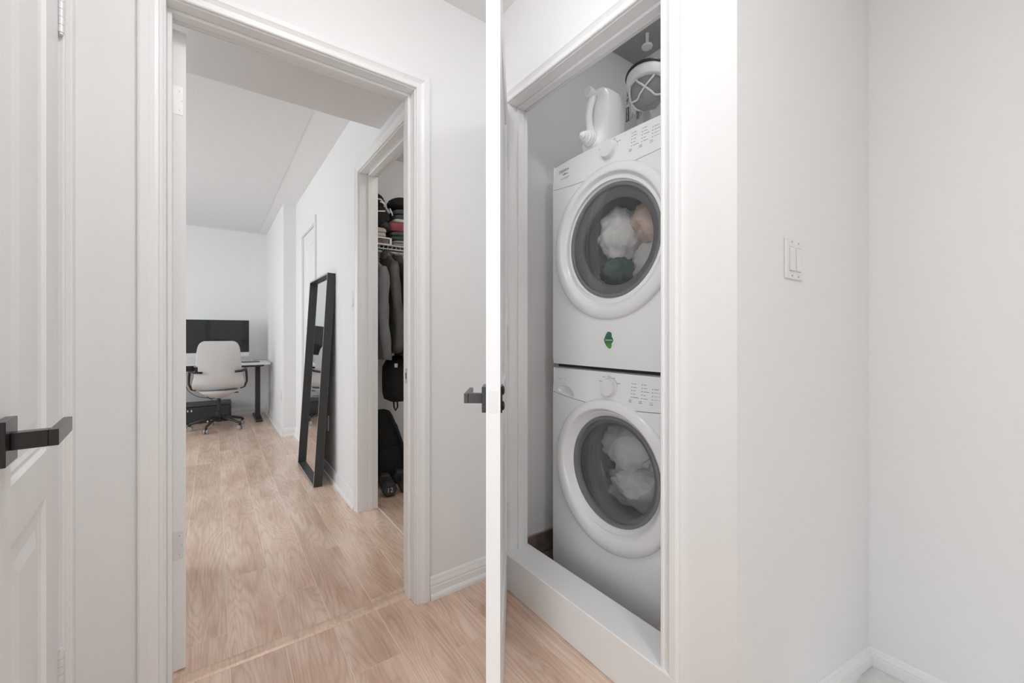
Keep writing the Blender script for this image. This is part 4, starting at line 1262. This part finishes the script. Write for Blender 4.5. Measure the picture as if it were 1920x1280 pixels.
folded('folded_cloth', 'grey-green folded trousers on the closet shelf', 'clothes', fab('greygreen', (.085, .105, .085), .15), 1.024, 1.23, SH + .044, SH + .108, layers=2, sag=.005)
folded('folded_cloth', 'red folded shirt in the middle of the shelf stack', 'clothes', fab('red', (.36, .085, .10), .12), 1.015, 1.23, SH + .110, SH + .170, layers=1, sag=.004)
folded('folded_cloth', 'white folded cloth on top of the red shirt', 'clothes', fab('white', (.62, .60, .55), .05), 1.045, 1.23, SH + .171, SH + .196, layers=1)
folded('folded_cloth', 'dark grey folded sweater above the white cloth', 'clothes', fab('slate', (.085, .09, .095), .25), 1.050, 1.23, SH + .197, SH + .268, layers=2, sag=.003)
folded('folded_cloth', 'pale pink folded cloth above the small tray', 'clothes', fab('pink', (.52, .44, .41), .1), .86, .990, SH + .051, SH + .112, layers=2, sag=.004)
cloth_lump('soft_bag', fab('blackbag', (.014, .014, .015), .2), (1.14, 2.97, SH + .325), (.11, .10, .058), 21, 'black soft bag on top of the right shelf stack', 'bag', amp=.12)
jk = empty('rolled_jacket', (.955, 2.96, SH + .112)); tag(jk, 'black rolled jacket with white reflective strips on the shelf', 'jacket')
cloth_lump('roll', fab('nylon', (.013, .013, .015), .2), (.945, 2.95, SH + .20), (.085, .09, .10), 31, '', par=jk, amp=.16)
cloth_lump('hood', fab('nylon', (.013, .013, .015), .2), (.935, 2.96, SH + .320), (.065, .07, .060), 33, '', par=jk, amp=.16)
cloth_lump('sleeve', fab('nylon2', (.045, .04, .042), .2), (.99, 2.91, SH + .135), (.045, .05, .038), 35, '', par=jk, amp=.25)
REF = mat('reflective_strip', (.85, .85, .84), .4)
MB().tube([(.905, 2.868, SH + .315), (.945, 2.858, SH + .312), (.972, 2.866, SH + .290)], .0055, 6).build('reflective_strip', REF, jk, smooth=True)
MB().tube([(.935, 2.846, SH + .292), (.955, 2.844, SH + .287), (.968, 2.850, SH + .276)], .0055, 6).build('reflective_strip', REF, jk, smooth=True)
MB().tube([(.905, 2.852, SH + .222), (.945, 2.842, SH + .226), (.972, 2.848, SH + .232)], .0045, 6).build('reflective_strip', REF, jk, smooth=True)
MB().tube([(1.012, 2.868, SH + .262), (1.022, 2.862, SH + .238), (1.032, 2.868, SH + .215)], .005, 6).build('reflective_strip', REF, jk, smooth=True)
